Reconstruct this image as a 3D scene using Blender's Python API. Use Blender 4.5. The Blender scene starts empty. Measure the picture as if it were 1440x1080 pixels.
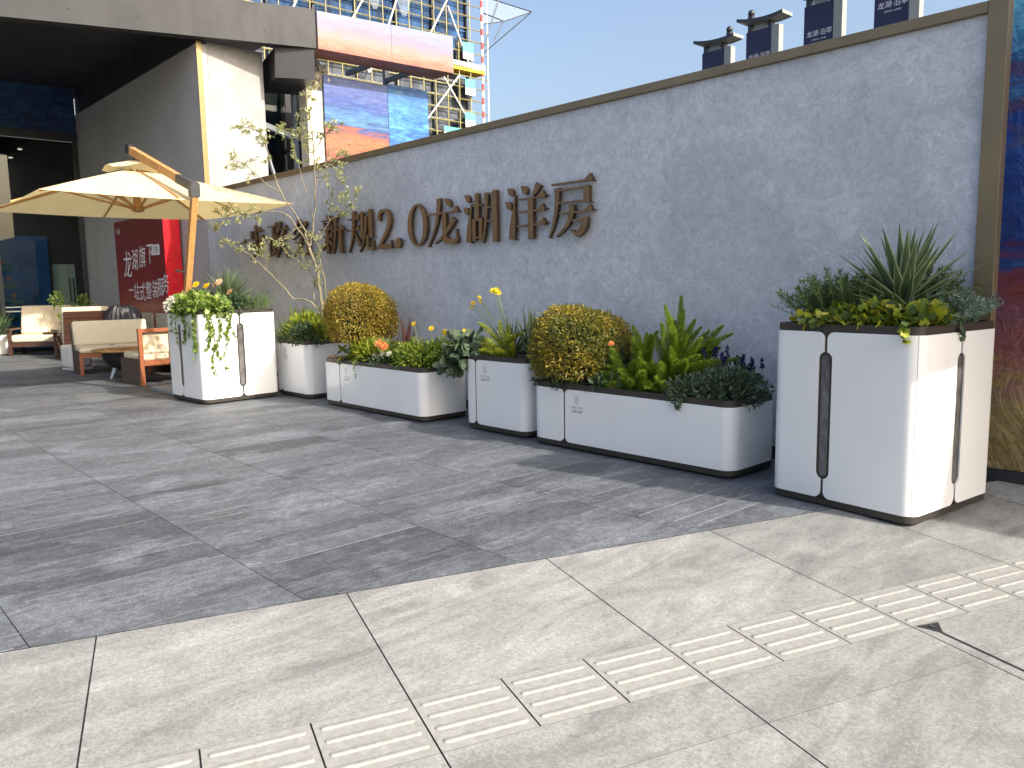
import bpy, bmesh, math, random
import numpy as np
from mathutils import Vector, Matrix
R = math.radians
C = bpy.context.scene.collection
SC = bpy.context.scene
rng = np.random.default_rng(7)
random.seed(7)

# ------------------------------------------------------------------ camera
F_PX = 1121.35
YAW, PITCH, ROLL, EYE = .829230, -.126218, -.0171737, 1.45
cam = bpy.data.cameras.new('camera')
cam.sensor_fit = 'HORIZONTAL'; cam.sensor_width = 36; cam.lens = 36 * F_PX / 1440
cam.clip_start = .05; cam.clip_end = 2000
camo = bpy.data.objects.new('camera', cam); C.objects.link(camo)
fwd = Vector((-math.sin(YAW) * math.cos(PITCH), math.cos(YAW) * math.cos(PITCH), math.sin(PITCH)))
rt = Vector((math.cos(YAW), math.sin(YAW), 0)); up = rt.cross(fwd)
c_, s_ = math.cos(ROLL), math.sin(ROLL)
r2 = c_ * rt + s_ * up; u2 = -s_ * rt + c_ * up
mw = Matrix((r2, u2, -fwd)).transposed().to_4x4(); mw.translation = (0, 0, EYE)
camo.matrix_world = mw
SC.camera = camo

# ------------------------------------------------------------------ light
SUN_EL, SUN_AZ = R(34), R(9.6)            # azimuth from +X towards +Y
sdir = Vector((math.cos(SUN_EL) * math.cos(SUN_AZ), math.cos(SUN_EL) * math.sin(SUN_AZ), math.sin(SUN_EL)))
sun = bpy.data.lights.new('sun', 'SUN'); sun.energy = 3.15; sun.angle = R(.53); sun.color = (1, .93, .82)
suno = bpy.data.objects.new('sun', sun); C.objects.link(suno)
suno.rotation_euler = sdir.to_track_quat('Z', 'Y').to_euler()
W = bpy.data.worlds.new('World'); SC.world = W; W.use_nodes = True
wn = W.node_tree; bg = wn.nodes['Background']; sky = wn.nodes.new('ShaderNodeTexSky')
sky.sky_type = 'NISHITA'; sky.sun_disc = False; sky.sun_elevation = SUN_EL; sky.sun_rotation = R(90) - SUN_AZ
sky.air_density = 1.0; sky.dust_density = 6.0; sky.ozone_density = 1.2
wn.links.new(sky.outputs[0], bg.inputs[0]); bg.inputs[1].default_value = .15
SC.view_settings.view_transform = 'Standard'; SC.view_settings.look = 'None'
SC.view_settings.exposure = 1.0; SC.view_settings.gamma = 1

# ------------------------------------------------------------------ materials
class NT:
    def __init__(s, name):
        s.m = bpy.data.materials.new(name); s.m.use_nodes = True; s.t = s.m.node_tree
        s.p = s.t.nodes['Principled BSDF']; s.out = s.t.nodes['Material Output']
    def n(s, typ, ins=None, **kw):
        x = s.t.nodes.new(typ)
        for k, v in kw.items(): setattr(x, k, v)
        for k, v in (ins or {}).items():
            if hasattr(v, 'node'): s.t.links.new(v, x.inputs[k])
            else: x.inputs[k].default_value = v
        return x
    def l(s, a, b): s.t.links.new(a, b)
    def co(s, kind='Object', scale=(1, 1, 1), rot=(0, 0, 0)):
        tc = s.n('ShaderNodeTexCoord')
        mp = s.n('ShaderNodeMapping', {'Scale': scale, 'Rotation': rot}); s.l(tc.outputs[kind], mp.inputs[0])
        return mp.outputs[0]
    def noise(s, vec, scale, detail=4, rough=.55, dist=0):
        x = s.n('ShaderNodeTexNoise', {'Vector': vec, 'Scale': scale, 'Detail': detail, 'Roughness': rough, 'Distortion': dist})
        return x.outputs['Fac']
    def ramp(s, fac, stops, interp='LINEAR'):
        x = s.n('ShaderNodeValToRGB', {'Fac': fac}); r = x.color_ramp; r.interpolation = interp
        while len(r.elements) < len(stops): r.elements.new(.5)
        for e, (p, c) in zip(r.elements, stops):
            e.position = p; e.color = (c, c, c, 1) if isinstance(c, (int, float)) else (*c[:3], 1)
        return x.outputs['Color']
    def mix(s, f, a, b, mode='MIX'):
        x = s.n('ShaderNodeMix', data_type='RGBA', blend_type=mode)
        for i, v in ((0, f), (6, a), (7, b)):
            if hasattr(v, 'node'): s.l(v, x.inputs[i])
            else: x.inputs[i].default_value = v if i == 0 else (*v[:3], 1)
        return x.outputs[2]
    def bump(s, h, strength=.2, dist=.01):
        b = s.n('ShaderNodeBump', {'Height': h, 'Strength': strength, 'Distance': dist}); s.l(b.outputs[0], s.p.inputs['Normal'])
    def set(s, **kw):
        for k, v in kw.items():
            i = s.p.inputs[k.replace('_', ' ')]
            if hasattr(v, 'node'): s.l(v, i)
            elif isinstance(v, tuple) and len(v) == 3: i.default_value = (*v, 1)
            else: i.default_value = v
        return s

def sh(c, k): return tuple(min(1, x * k) for x in c)
def plain(name, col, rough=.5, metal=0, var=.12, scale=6, bump=0, spec=.5, stretch=(1, 1, 1)):
    s = NT(name); v = s.co(scale=stretch)
    n = s.noise(v, scale, 5, .6)
    c = s.ramp(n, [(.3, sh(col, 1 - var)), (.7, sh(col, 1 + var))])
    s.set(Base_Color=c, Roughness=s.ramp(s.noise(v, scale * 2.3, 4), [(.3, rough * .88), (.7, min(1, rough * 1.12))]), Metallic=metal, Specular_IOR_Level=spec)
    if bump: s.bump(s.noise(v, scale * 8, 5, .6), bump, .004)
    return s.m

def stucco(name, c0, c1, flecks=.7, cloud=.5):
    """trowelled render: broad clouds, marbled mottling, fine grain and small dark trowel flecks"""
    s = NT(name); v = s.co()
    wob = s.n('ShaderNodeTexNoise', {'Vector': v, 'Scale': 1.1, 'Detail': 5.0, 'Roughness': .6}).outputs['Color']
    vd = s.n('ShaderNodeMix', {0: .35, 4: v, 5: wob}, data_type='VECTOR').outputs[1]
    big = s.noise(vd, .75, 4, .55, 1.6); mid = s.noise(v, 6.2, 8, .74, 1.2); fine = s.noise(v, 40, 6, .78); mar = s.noise(vd, 12, 7, .74, 2.4)
    cm = tuple((a + b) / 2 for a, b in zip(c0, c1))
    col = s.ramp(mid, [(.33, c0), (.5, cm), (.66, c1)])
    col = s.mix(.5, col, s.ramp(mar, [(.36, c0), (.5, cm), (.62, c1)]))
    col = s.mix(s.n('ShaderNodeMath', {0: s.ramp(big, [(.36, 1), (.52, 0)]), 1: cloud}, operation='MULTIPLY').outputs[0], col, sh(c0, .80))
    col = s.mix(.45, col, s.ramp(fine, [(.34, .74), (.64, 1.14)]), 'MULTIPLY')
    msk = s.ramp(s.noise(v, 1.9, 5, .7, .8), [(.47, 0), (.58, 1)])
    for sc_, th, rot in ((15, .075, .5), (27, .10, -.35)):
        wv = s.n('ShaderNodeTexVoronoi', {'Vector': s.co(scale=(1, 1, .40), rot=(0, rot, 0)), 'Scale': sc_, 'Randomness': 1.0}).outputs['Distance']
        fm = s.n('ShaderNodeMath', {0: s.ramp(wv, [(0, 1), (th * .6, 1), (th * 1.3, 0)]), 1: msk}, operation='MULTIPLY').outputs[0]
        col = s.mix(s.n('ShaderNodeMath', {0: fm, 1: flecks}, operation='MULTIPLY').outputs[0], col, sh(c0, .42))
    s.set(Base_Color=col, Roughness=.75, Specular_IOR_Level=.3)
    s.bump(s.n('ShaderNodeMath', {0: mar, 1: fine}, operation='ADD').outputs[0], .22, .01)
    return s.m

def leafmat(name, stops, rough=.45, trans=.3, spec=.4, alt=None):
    s = NT(name); g = s.n('ShaderNodeNewGeometry')
    c = s.ramp(g.outputs['Random Per Island'], stops)
    n = s.noise(s.co(), 9, 3)
    c = s.mix(.6, c, s.ramp(n, [(.3, .55), (.7, 1.0)]), 'MULTIPLY')
    if alt: c = s.mix(s.ramp(s.noise(s.co(), 3.2, 3, .5), [(.42, 0), (.62, .75)]), c, alt)
    s.set(Base_Color=c, Roughness=rough, Specular_IOR_Level=spec)
    t = s.n('ShaderNodeBsdfTranslucent', {'Color': s.mix(1, c, (1.25, 1.2, .6), 'MULTIPLY')})
    mx = s.n('ShaderNodeMixShader', {0: trans}); s.l(s.p.outputs[0], mx.inputs[1]); s.l(t.outputs[0], mx.inputs[2]); s.l(mx.outputs[0], s.out.inputs[0])
    return s.m

MAT = {}
MAT['stucco'] = stucco('grey_blue_stucco', (.42, .445, .495), (.72, .74, .785), .62, .42)
MAT['stucco_warm'] = stucco('warm_grey_stucco', (.38, .375, .38), (.47, .465, .465), .25, .35)
MAT['slab'] = stucco('pale_stucco', (.29, .285, .285), (.40, .39, .385), .35, .6)
MAT['bronze'] = plain('bronze_trim', (.25, .19, .115), .42, .45, .10, 3)
MAT['bronze_letter'] = plain('bronze_letter', (.25, .155, .08), .40, .5, .2, 14)
MAT['letter_shade_side'] = plain('bronze_letter_shade_side', (.085, .055, .032), .45, .5, .2, 14)  # same bronze darkened, shade on the letter sides put into the colour
MAT['rim'] = plain('dark_bronze', (.050, .043, .036), .42, .25, .12, 5)
MAT['black'] = plain('black_recess', (.012, .012, .014), .7, 0, .1)
MAT['fascia'] = plain('grey_fascia', (.032, .033, .035), .6, 0, .14, 1.6, .05, stretch=(1, 1, .4))
MAT['soffit'] = plain('dark_soffit', (.030, .030, .034), .45, 0, .3, .8)
MAT['brass'] = plain('brass_strip', (.21, .165, .08), .35, .6, .08)
MAT['steel_blue'] = plain('painted_steel', (.33, .40, .48), .4, .2, .08)
MAT['cream'] = plain('cream_render', (.62, .57, .46), .8, 0, .10, 3, .1)
MAT['navy'] = plain('navy_panel', (.010, .014, .060), .4, 0, .2, 4)
MAT['white_metal'] = plain('white_metal', (.72, .72, .70), .4, 0, .05)
MAT['pale_metal'] = plain('pale_grey_metal', (.30, .31, .29), .45, .1, .08)
MAT['charcoal'] = plain('charcoal_metal', (.045, .05, .055), .4, .3, .1)
MAT['white_ink'] = plain('white_ink', (.78, .78, .80), .6, 0, .02)
MAT['grey_ink'] = plain('grey_ink', (.11, .115, .13), .5, 0, .05)
MAT['soil'] = plain('potting_soil', (.045, .032, .022), .95, 0, .4, 30, .6)
MAT['teak'] = plain('oiled_teak', (.44, .235, .085), .42, 0, .3, 5, .05, stretch=(8, 8, .7))
MAT['walnut'] = plain('walnut_frame', (.060, .026, .016), .42, 0, .3, 5, .05, stretch=(3, 3, 12))  # darkened, parasol shade on the chair back put into the wood colour
MAT['redwood'] = plain('red_brown_frame', (.30, .10, .042), .42, 0, .25, 5, .05, stretch=(3, 3, 12))
MAT['weave'] = plain('brown_weave', (.085, .058, .045), .7, 0, .35, 60, .5)
MAT['cushion'] = plain('cream_cushion', (.70, .60, .43), .9, 0, .05, 9, .15)
MAT['cushion_grey'] = plain('beige_cushion', (.56, .51, .38), .9, 0, .05, 9, .15)
MAT['canvas'] = None
MAT['granite'] = plain('granite_plate', (.27, .28, .28), .7, 0, .2, 40, .2)
MAT['iron'] = plain('black_iron', (.022, .022, .025), .5, .4, .3)
MAT['white_pot'] = plain('white_glazed_pot', (.70, .68, .63), .35, 0, .04)
MAT['bark'] = plain('olive_bark', (.21, .18, .115), .85, 0, .3, 14, .5, stretch=(1, 1, .3))
MAT['twig'] = plain('dry_twig', (.11, .075, .04), .9, 0, .3, 14)
MAT['stem'] = plain('green_stem', (.13, .20, .055), .6, 0, .2)
MAT['yellow_pole'] = plain('yellow_pole', (.27, .235, .085), .5, .2, .3, 1.5)
MAT['yellow_deck'] = plain('yellow_deck', (.80, .52, .02), .5, 0, .1)
MAT['teal'] = plain('teal_print', (.10, .50, .48), .5, 0, .1)
MAT['white_print'] = plain('white_print', (.75, .75, .73), .5, 0, .04)
MAT['red_print'] = plain('red_print', (.60, .10, .09), .5, 0, .05)
MAT['tower_wall'] = plain('grey_block_wall', (.20, .205, .225), .85, 0, .35, .5)
MAT['ac_white'] = plain('white_cabinet', (.72, .73, .70), .4, 0, .03)
s = NT('umbrella_canvas'); v = s.co()
s.set(Base_Color=s.ramp(s.noise(v, 3, 4), [(.3, (.78, .67, .41)), (.7, (.84, .73, .47))]), Roughness=.85, Specular_IOR_Level=.2)
tl = s.n('ShaderNodeBsdfTranslucent', {'Color': (.75, .60, .28, 1)}); mx = s.n('ShaderNodeMixShader', {0: .32})
s.l(s.p.outputs[0], mx.inputs[1]); s.l(tl.outputs[0], mx.inputs[2]); s.l(mx.outputs[0], s.out.inputs[0]); MAT['canvas'] = s.m
# glossy white sheet metal of the planters
s = NT('white_enamel'); v = s.co()
s.set(Base_Color=s.ramp(s.noise(v, 1.7, 4), [(.3, (.72, .72, .71)), (.7, (.79, .79, .775))]), Roughness=.23, Specular_IOR_Level=.5, Coat_Weight=.35, Coat_Roughness=.08)
sc = s.ramp(s.n('ShaderNodeTexVoronoi', {'Vector': s.co(scale=(1, 1, .25)), 'Scale': 26.0, 'Randomness': 1.0}).outputs['Distance'], [(0, 1), (.03, .7), (.06, 0)])
sm = s.n('ShaderNodeMath', {0: sc, 1: s.ramp(s.noise(v, 3.1, 4, .7), [(.58, 0), (.70, .25)])}, operation='MULTIPLY').outputs[0]
sg_ = s.ramp(s.noise(s.co(scale=(1, 1, .3)), 4.5, 6, .7, 1.0), [(.50, 0), (.74, .03)])
b0 = s.ramp(s.noise(v, 1.7, 4), [(.3, (.80, .80, .785)), (.7, (.85, .85, .835))])
s.set(Base_Color=s.mix(sm, s.mix(sg_, b0, (.58, .57, .53)), (.34, .32, .29)), Roughness=s.ramp(s.noise(v, 6, 6, .7), [(.35, .21), (.65, .26)]))
s.bump(s.noise(v, 2.3, 2), .03, .06); MAT['enamel'] = s.m
# smoky slot glass
s = NT('smoky_slot_glass'); v = s.co(scale=(1, 1, .6))
s.set(Base_Color=s.ramp(s.noise(v, 9, 5, .65, 1.4), [(.3, (.035, .033, .034)), (.72, (.20, .19, .185))]), Roughness=.28); MAT['slot'] = s.m
# dark facade glass
s = NT('dark_glass'); s.set(Base_Color=(.03, .034, .036), Roughness=.03, Specular_IOR_Level=.5)
tb = s.n('ShaderNodeBsdfTransparent', {'Color': (.62, .68, .66, 1)}); fr = s.n('ShaderNodeFresnel', {'IOR': 1.5})
gl = s.n('ShaderNodeBsdfGlossy', {'Roughness': .02, 'Color': (1, 1, 1, 1)}); mx = s.n('ShaderNodeMixShader', {0: fr.outputs[0]})
s.l(tb.outputs[0], mx.inputs[1]); s.l(gl.outputs[0], mx.inputs[2]); s.l(mx.outputs[0], s.out.inputs[0]); MAT['glass'] = s.m

def art(name, stops, scale=(1, 1, 1), rot=(0, 0, 0), zstops=None, zrange=(0, 1), rough=.4, bump=0, streak=2.2, zmix=.75, grain=.45, zn=.9):
    """abstract brush-stroke print: strokes of a noise ramp over a vertical colour change"""
    s = NT(name); v = s.co(scale=scale, rot=rot)
    n = s.noise(v, streak, 6, .68, 1.2); n2 = s.noise(v, streak * 5, 5, .7, .8)
    a = s.ramp(n, stops)
    if zstops:
        tc = s.n('ShaderNodeTexCoord'); sp = s.n('ShaderNodeSeparateXYZ'); s.l(tc.outputs['Object'], sp.inputs[0])
        mr = s.n('ShaderNodeMapRange', {'Value': sp.outputs[2], 'From Min': zrange[0], 'From Max': zrange[1]})
        ad = s.n('ShaderNodeMath', {0: n, 1: .5}, operation='SUBTRACT'); ml = s.n('ShaderNodeMath', {0: ad.outputs[0], 1: zn}, operation='MULTIPLY')
        z = s.n('ShaderNodeMath', {0: mr.outputs[0], 1: ml.outputs[0]}, operation='ADD')
        a = s.mix(zmix, a, s.ramp(z.outputs[0], zstops))
    a = s.mix(grain, a, s.ramp(n2, [(.38, .45), (.62, 1.1)]), 'MULTIPLY')
    s.set(Base_Color=a, Roughness=rough)
    if bump: s.bump(s.noise(s.co(scale=(1, 1, 1)), 1.6, 5, .6, 2.0), bump, .2)
    return s.m

# ------------------------------------------------------------------ mesh helpers
class MB:
    def __init__(s): s.v = []; s.f = []; s.mi = []
    def add(s, V, Fs, mi=0):
        o = len(s.v); s.v += [tuple(map(float, p)) for p in V]; s.f += [tuple(i + o for i in f) for f in Fs]; s.mi += [mi] * len(Fs); return s
    def box(s, a, b, mi=0, M=None):
        x0, y0, z0 = a; x1, y1, z1 = b
        V = [(x0, y0, z0), (x1, y0, z0), (x1, y1, z0), (x0, y1, z0), (x0, y0, z1), (x1, y0, z1), (x1, y1, z1), (x0, y1, z1)]
        if M is not None: V = [tuple(M @ Vector(p)) for p in V]
        return s.add(V, [(3, 2, 1, 0), (4, 5, 6, 7), (0, 1, 5, 4), (1, 2, 6, 5), (2, 3, 7, 6), (3, 0, 4, 7)], mi)
    def beam(s, a, b, w, h, mi=0, upv=(0, 0, 1)):
        a = Vector(a); b = Vector(b); d = (b - a).normalized(); u = Vector(upv)
        if abs(d.dot(u)) > .98: u = Vector((1, 0, 0))
        r = d.cross(u).normalized(); u = r.cross(d)
        V = []
        for p in (a, b):
            for i, j in ((-1, -1), (1, -1), (1, 1), (-1, 1)): V.append(p + r * (i * w / 2) + u * (j * h / 2))
        return s.add(V, [(0, 1, 2, 3), (7, 6, 5, 4), (0, 4, 5, 1), (1, 5, 6, 2), (2, 6, 7, 3), (3, 7, 4, 0)], mi)
    def tube(s, path, rad, seg=8, mi=0, cap=True):
        path = [Vector(p) for p in path]; n = len(path)
        if isinstance(rad, (int, float)): rad = [rad] * n
        V = []; Fs = []; prev = None
        for i, p in enumerate(path):
            d = (path[min(i + 1, n - 1)] - path[max(i - 1, 0)]).normalized()
            if prev is None:
                r = d.cross(Vector((0, 0, 1)) if abs(d.z) < .9 else Vector((1, 0, 0))).normalized()
            else:
                r = (prev - d * prev.dot(d)).normalized()
            prev = r; u = r.cross(d)
            for k in range(seg):
                a = 2 * math.pi * k / seg; V.append(p + (r * math.cos(a) + u * math.sin(a)) * rad[i])
        for i in range(n - 1):
            for k in range(seg):
                a = i * seg + k; b = i * seg + (k + 1) % seg; Fs.append((a, a + seg, b + seg, b))
        if cap: Fs.append(tuple(range(seg))); Fs.append(tuple(range((n - 1) * seg, n * seg))[::-1])
        return s.add(V, Fs, mi)
    def lathe(s, prof, c=(0, 0, 0), seg=32, mi=0, cap=True):
        V = []; Fs = []; n = len(prof)
        for r, z in prof:
            for k in range(seg):
                a = 2 * math.pi * k / seg; V.append((c[0] + r * math.cos(a), c[1] + r * math.sin(a), c[2] + z))
        for i in range(n - 1):
            for k in range(seg):
                a = i * seg + k; b = i * seg + (k + 1) % seg; Fs.append((a, b, b + seg, a + seg))
        if cap: Fs.append(tuple(range(seg))[::-1]); Fs.append(tuple(range((n - 1) * seg, n * seg)))
        return s.add(V, Fs, mi)
    def prism(s, pts, z0, z1, mi=0, M=None):
        n = len(pts); V = [(x, y, z0) for x, y in pts] + [(x, y, z1) for x, y in pts]
        if M is not None: V = [tuple(M @ Vector(p)) for p in V]
        Fs = [tuple(range(n))[::-1], tuple(range(n, 2 * n))] + [(i, (i + 1) % n, n + (i + 1) % n, n + i) for i in range(n)]
        return s.add(V, Fs, mi)
    def build(s, name, mats, parent=None, smooth=None, loc=None, bevel=0):
        me = bpy.data.meshes.new(name); me.from_pydata(s.v, [], s.f); me.validate(); me.update()
        for m in (mats if isinstance(mats, (list, tuple)) else [mats]): me.materials.append(MAT[m] if isinstance(m, str) else m)
        if len(me.polygons) == len(s.mi) and any(s.mi): me.polygons.foreach_set('material_index', s.mi)
        return link(name, me, parent, smooth, loc, bevel)

def link(name, me, parent=None, smooth=None, loc=None, bevel=0):
    o = bpy.data.objects.new(name, me); C.objects.link(o)
    if parent: o.parent = parent
    if loc: o.location = loc
    if smooth is not None:
        me.shade_smooth()
        if smooth < 179: me.set_sharp_from_angle(angle=R(smooth))
    if bevel:
        b = o.modifiers.new('bevel', 'BEVEL'); b.width = bevel; b.segments = 2; b.limit_method = 'ANGLE'; b.angle_limit = R(40)
    return o
def tag(o, label, cat, group=None):
    o['label'] = label; o['category'] = cat
    if group: o['group'] = group
    return o
def thing(name, label, cat, loc=(0, 0, 0), rz=0, group=None):
    o = bpy.data.objects.new(name, None); C.objects.link(o); o.location = loc; o.rotation_euler = (0, 0, rz); o.empty_display_size = .1
    return tag(o, label, cat, group)
def struct(o): o['kind'] = 'structure'; return o
def dup(root, loc, rz, label, group=None):
    r = root.copy(); C.objects.link(r); r.location = loc; r.rotation_euler = (0, 0, rz); r['label'] = label
    if group: r['group'] = group
    for ch in root.children:
        c = ch.copy(); C.objects.link(c); c.parent = r
        for g in ch.children: d = g.copy(); C.objects.link(d); d.parent = c
    return r
def text_mesh(txt, size, extrude=0.0, align='CENTER', bold=0.0):
    cu = bpy.data.curves.new('txt', 'FONT'); cu.body = txt; cu.size = size; cu.extrude = extrude; cu.align_x = align; cu.offset = bold
    o = bpy.data.objects.new('txt', cu); C.objects.link(o)
    bpy.context.view_layer.update()
    me = bpy.data.meshes.new_from_object(o.evaluated_get(bpy.context.evaluated_depsgraph_get()))
    bpy.data.objects.remove(o); bpy.data.curves.remove(cu)
    return me
def text_into(mb, txt, size, M, mi=0, align='CENTER', bold=0.0, sx=1):
    me = text_mesh(txt, size, 0, align, bold)
    V = [M @ Vector((v.co.x * sx, v.co.y, 0)) for v in me.vertices]; mb.add(V, [tuple(p.vertices) for p in me.polygons], mi)
    bpy.data.meshes.remove(me)
def frame(o, x, y):
    """matrix with local x,y along given vectors, z = x cross y"""
    x = Vector(x).normalized(); y = Vector(y).normalized(); z = x.cross(y)
    m = Matrix((x, y, z)).transposed().to_4x4(); m.translation = o; return m

# ------------------------------------------------------------------ ground
B0 = Vector((-3.675, .531)); bd = Vector((.31794468, .94810927)); bn = Vector((bd.y, -bd.x))
SL = .027
def swp(s_, d):      # point on the light pavement, s along the edge, d away from it
    p = B0 + bd * s_ + bn * d; z = -SL * min(d, 6); return Vector((p.x, p.y, z))
def clip(poly, side=1, off=0):
    out = []
    def dist(p): return -((Vector(p[:2]) - B0).dot(bn)) * side - off
    for i in range(len(poly)):
        a = poly[i]; b = poly[(i + 1) % len(poly)]; da, db = dist(a), dist(b)
        if da >= 0: out.append(a)
        if (da >= 0) != (db >= 0):
            t = da / (da - db); out.append(tuple(a[k] + (b[k] - a[k]) * t for k in range(len(a))))
    return out

# dark plank paving material: tone per island + streaks along the planks
s = NT('dark_plank_stone'); g = s.n('ShaderNodeNewGeometry')
tone = s.ramp(g.outputs['Random Per Island'], [(0, .10), (.15, .126), (.4, .148), (.8, .165), (1, .185)])
off = s.n('ShaderNodeVectorMath', {0: (37, 91, 0), 3: g.outputs['Random Per Island']}, operation='SCALE')
tc = s.n('ShaderNodeTexCoord'); ad = s.n('ShaderNodeVectorMath', {0: tc.outputs['Object'], 1: off.outputs[0]}, operation='ADD')
m1 = s.n('ShaderNodeMapping', {'Vector': ad.outputs[0], 'Scale': (5.5, 1.1, 1), 'Rotation': (0, 0, .12)}).outputs[0]
m2 = s.n('ShaderNodeMapping', {'Vector': tc.outputs['Object'], 'Scale': (1.7, 1, 1)}).outputs[0]
st = s.noise(m1, 2.4, 7, .68, 1.0); cl = s.noise(m2, 1.3, 5, .62, .7); gr = s.noise(tc.outputs['Object'], 90, 4, .7)
col = s.mix(.85, tone, s.ramp(st, [(.30, .62), (.5, .98), (.72, 1.5)]), 'MULTIPLY')
col = s.mix(s.ramp(cl, [(.48, 0), (.70, .55)]), col, (.32, .325, .33))
col = s.mix(.9, col, s.ramp(gr, [(.3, .5), (.7, 1.4)]), 'MULTIPLY')
gm = s.noise(s.n('ShaderNodeMapping', {'Vector': ad.outputs[0], 'Scale': (1.6, 1, 1), 'Rotation': (0, 0, .5)}).outputs[0], 15, 7, .78, 1.0)
col = s.mix(.9, col, s.ramp(gm, [(.32, .55), (.5, .95), (.68, 1.55)]), 'MULTIPLY')
col = s.mix(1, col, (.71, .775, .86), 'MULTIPLY')
s.set(Base_Color=col, Roughness=s.ramp(st, [(.3, .5), (.7, .72)]), Specular_IOR_Level=.4)
s.bump(s.n('ShaderNodeMath', {0: st, 1: gr}, operation='ADD').outputs[0], .28, .006); MAT['plank'] = s.m
MAT['joint_dark'] = plain('dark_joint', (.016, .016, .017), .9, 0, .3, 20)
MAT['joint_light'] = plain('pale_joint', (.40, .405, .41), .7, 0, .25, 9)
MAT['plaza'] = plain('plaza_stone', (.12, .125, .135), .7, 0, .3, 1.2)

big = [(-160, -60, -.006), (60, -60, -.006), (60, 160, -.006), (-160, 160, -.006)]
mb = MB(); cp = clip(big); mb.add(cp, [tuple(range(len(cp)))])
struct(mb.build('plaza', 'joint_dark'))
mb = MB(); lm = MB()
for row in range(-4, 6):
    y0 = .63 + 1.05 * row; y1 = y0 + 1.05
    if y0 > 5.8: continue
    x = -24.0 + random.random() * .3
    while x < 1.2:
        w = random.choice((.15, .15, .225, .225, .225, .30, .30, .45)); g_ = .0016
        q = [(x + g_, y0 + .002, 0), (x + w - g_, y0 + .002, 0), (x + w - g_, y1 - .002, 0), (x + g_, y1 - .002, 0)]
        q = clip(q, 1, .002)
        if len(q) > 2: mb.add(q, [tuple(range(len(q)))])
        if random.random() < .78:
            e = random.random() * .25; f = random.random() * .25 if random.random() < .5 else 0
            hw = random.choice((.0013, .0019, .0025))
            q = clip([(x - hw, y0 + e, .0012), (x + hw, y0 + e, .0012), (x + hw, y1 - f, .0012), (x - hw, y1 - f, .0012)], 1, .004)
            if len(q) > 2: lm.add(q, [tuple(range(len(q)))])
        x += w
struct(mb.build('plaza_planks', 'plank')); struct(lm.build('plaza_seams', 'joint_light'))

# light pavement
s = NT('light_sandstone'); g = s.n('ShaderNodeNewGeometry')
v = s.co(rot=(0, 0, R(-38)), scale=(1, 1, 1)); vs = s.co(rot=(0, 0, R(-30)), scale=(3.2, .8, 1))
n1 = s.noise(vs, 1.5, 7, .66, 1.3); n2 = s.noise(v, 3.2, 6, .7, .6); n3 = s.noise(v, 120, 4, .75); n4 = s.noise(v, 55, 6, .8)
col = s.ramp(n1, [(.30, (.20, .198, .191)), (.5, (.290, .288, .278)), (.70, (.385, .382, .368))])
col = s.mix(.5, col, s.ramp(n2, [(.35, .72), (.65, 1.12)]), 'MULTIPLY')
col = s.mix(.75, col, s.ramp(n3, [(.32, .68), (.68, 1.25)]), 'MULTIPLY')
col = s.mix(.6, col, s.ramp(n4, [(.34, .55), (.62, 1.22)]), 'MULTIPLY')
col = s.mix(1, col, (.975, 1.0, .995), 'MULTIPLY')
col = s.mix(.8, col, s.ramp(g.outputs['Random Per Island'], [(0, .84), (1, 1.08)]), 'MULTIPLY')
crk = s.n('ShaderNodeTexVoronoi', {'Vector': s.n('ShaderNodeMix', {0: .12, 4: v, 5: s.n('ShaderNodeTexNoise', {'Vector': v, 'Scale': 3.0, 'Detail': 6.0}).outputs['Color']}, data_type='VECTOR').outputs[1], 'Scale': .62}, feature='DISTANCE_TO_EDGE').outputs[0]
cmask = s.ramp(s.noise(v, .8, 3), [(.55, 0), (.62, .35)])
cf = s.n('ShaderNodeMath', {0: s.ramp(crk, [(0, 1), (.006, 0)]), 1: cmask}, operation='MULTIPLY').outputs[0]
col = s.mix(cf, col, (.20, .19, .18))
vd_ = s.n('ShaderNodeTexVoronoi', {'Vector': v, 'Scale': 1.6, 'Randomness': 1.0}).outputs['Distance']
nd_ = s.n('ShaderNodeMath', {0: vd_, 1: s.n('ShaderNodeMath', {0: s.noise(v, 30, 3), 1: .03}, operation='MULTIPLY').outputs[0]}, operation='ADD').outputs[0]
col = s.mix(s.ramp(nd_, [(.030, .42), (.048, 0)]), col, (.13, .125, .12))
col = s.mix(s.ramp(s.noise(v, 1.1, 6, .72, 1.5), [(.56, 0), (.74, .30)]), col, (.19, .185, .175))
s.set(Base_Color=col, Roughness=.78, Specular_IOR_Level=.3)
s.bump(s.n('ShaderNodeMath', {0: n4, 1: n3}, operation='ADD').outputs[0], .35, .005); MAT['sandstone'] = s.m
MAT['tactile'] = plain('tactile_stone', (.283, .281, .264), .75, 0, .16, 40, .4)
mb = MB()
L_, N_ = -40, 60
mb.add([swp(L_, 0) - Vector((0, 0, .005)), swp(N_, 0) - Vector((0, 0, .005)), swp(N_, 6) - Vector((0, 0, .005)), swp(L_, 6) - Vector((0, 0, .005)),
        swp(L_, 120) - Vector((0, 0, .005)), swp(N_, 120) - Vector((0, 0, .005))], [(3, 2, 1, 0), (4, 5, 2, 3)])
struct(mb.build('pavement', 'joint_dark'))
mb = MB(); tb_ = MB(); bars = MB(); S0 = .348
g_ = .0032
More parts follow.
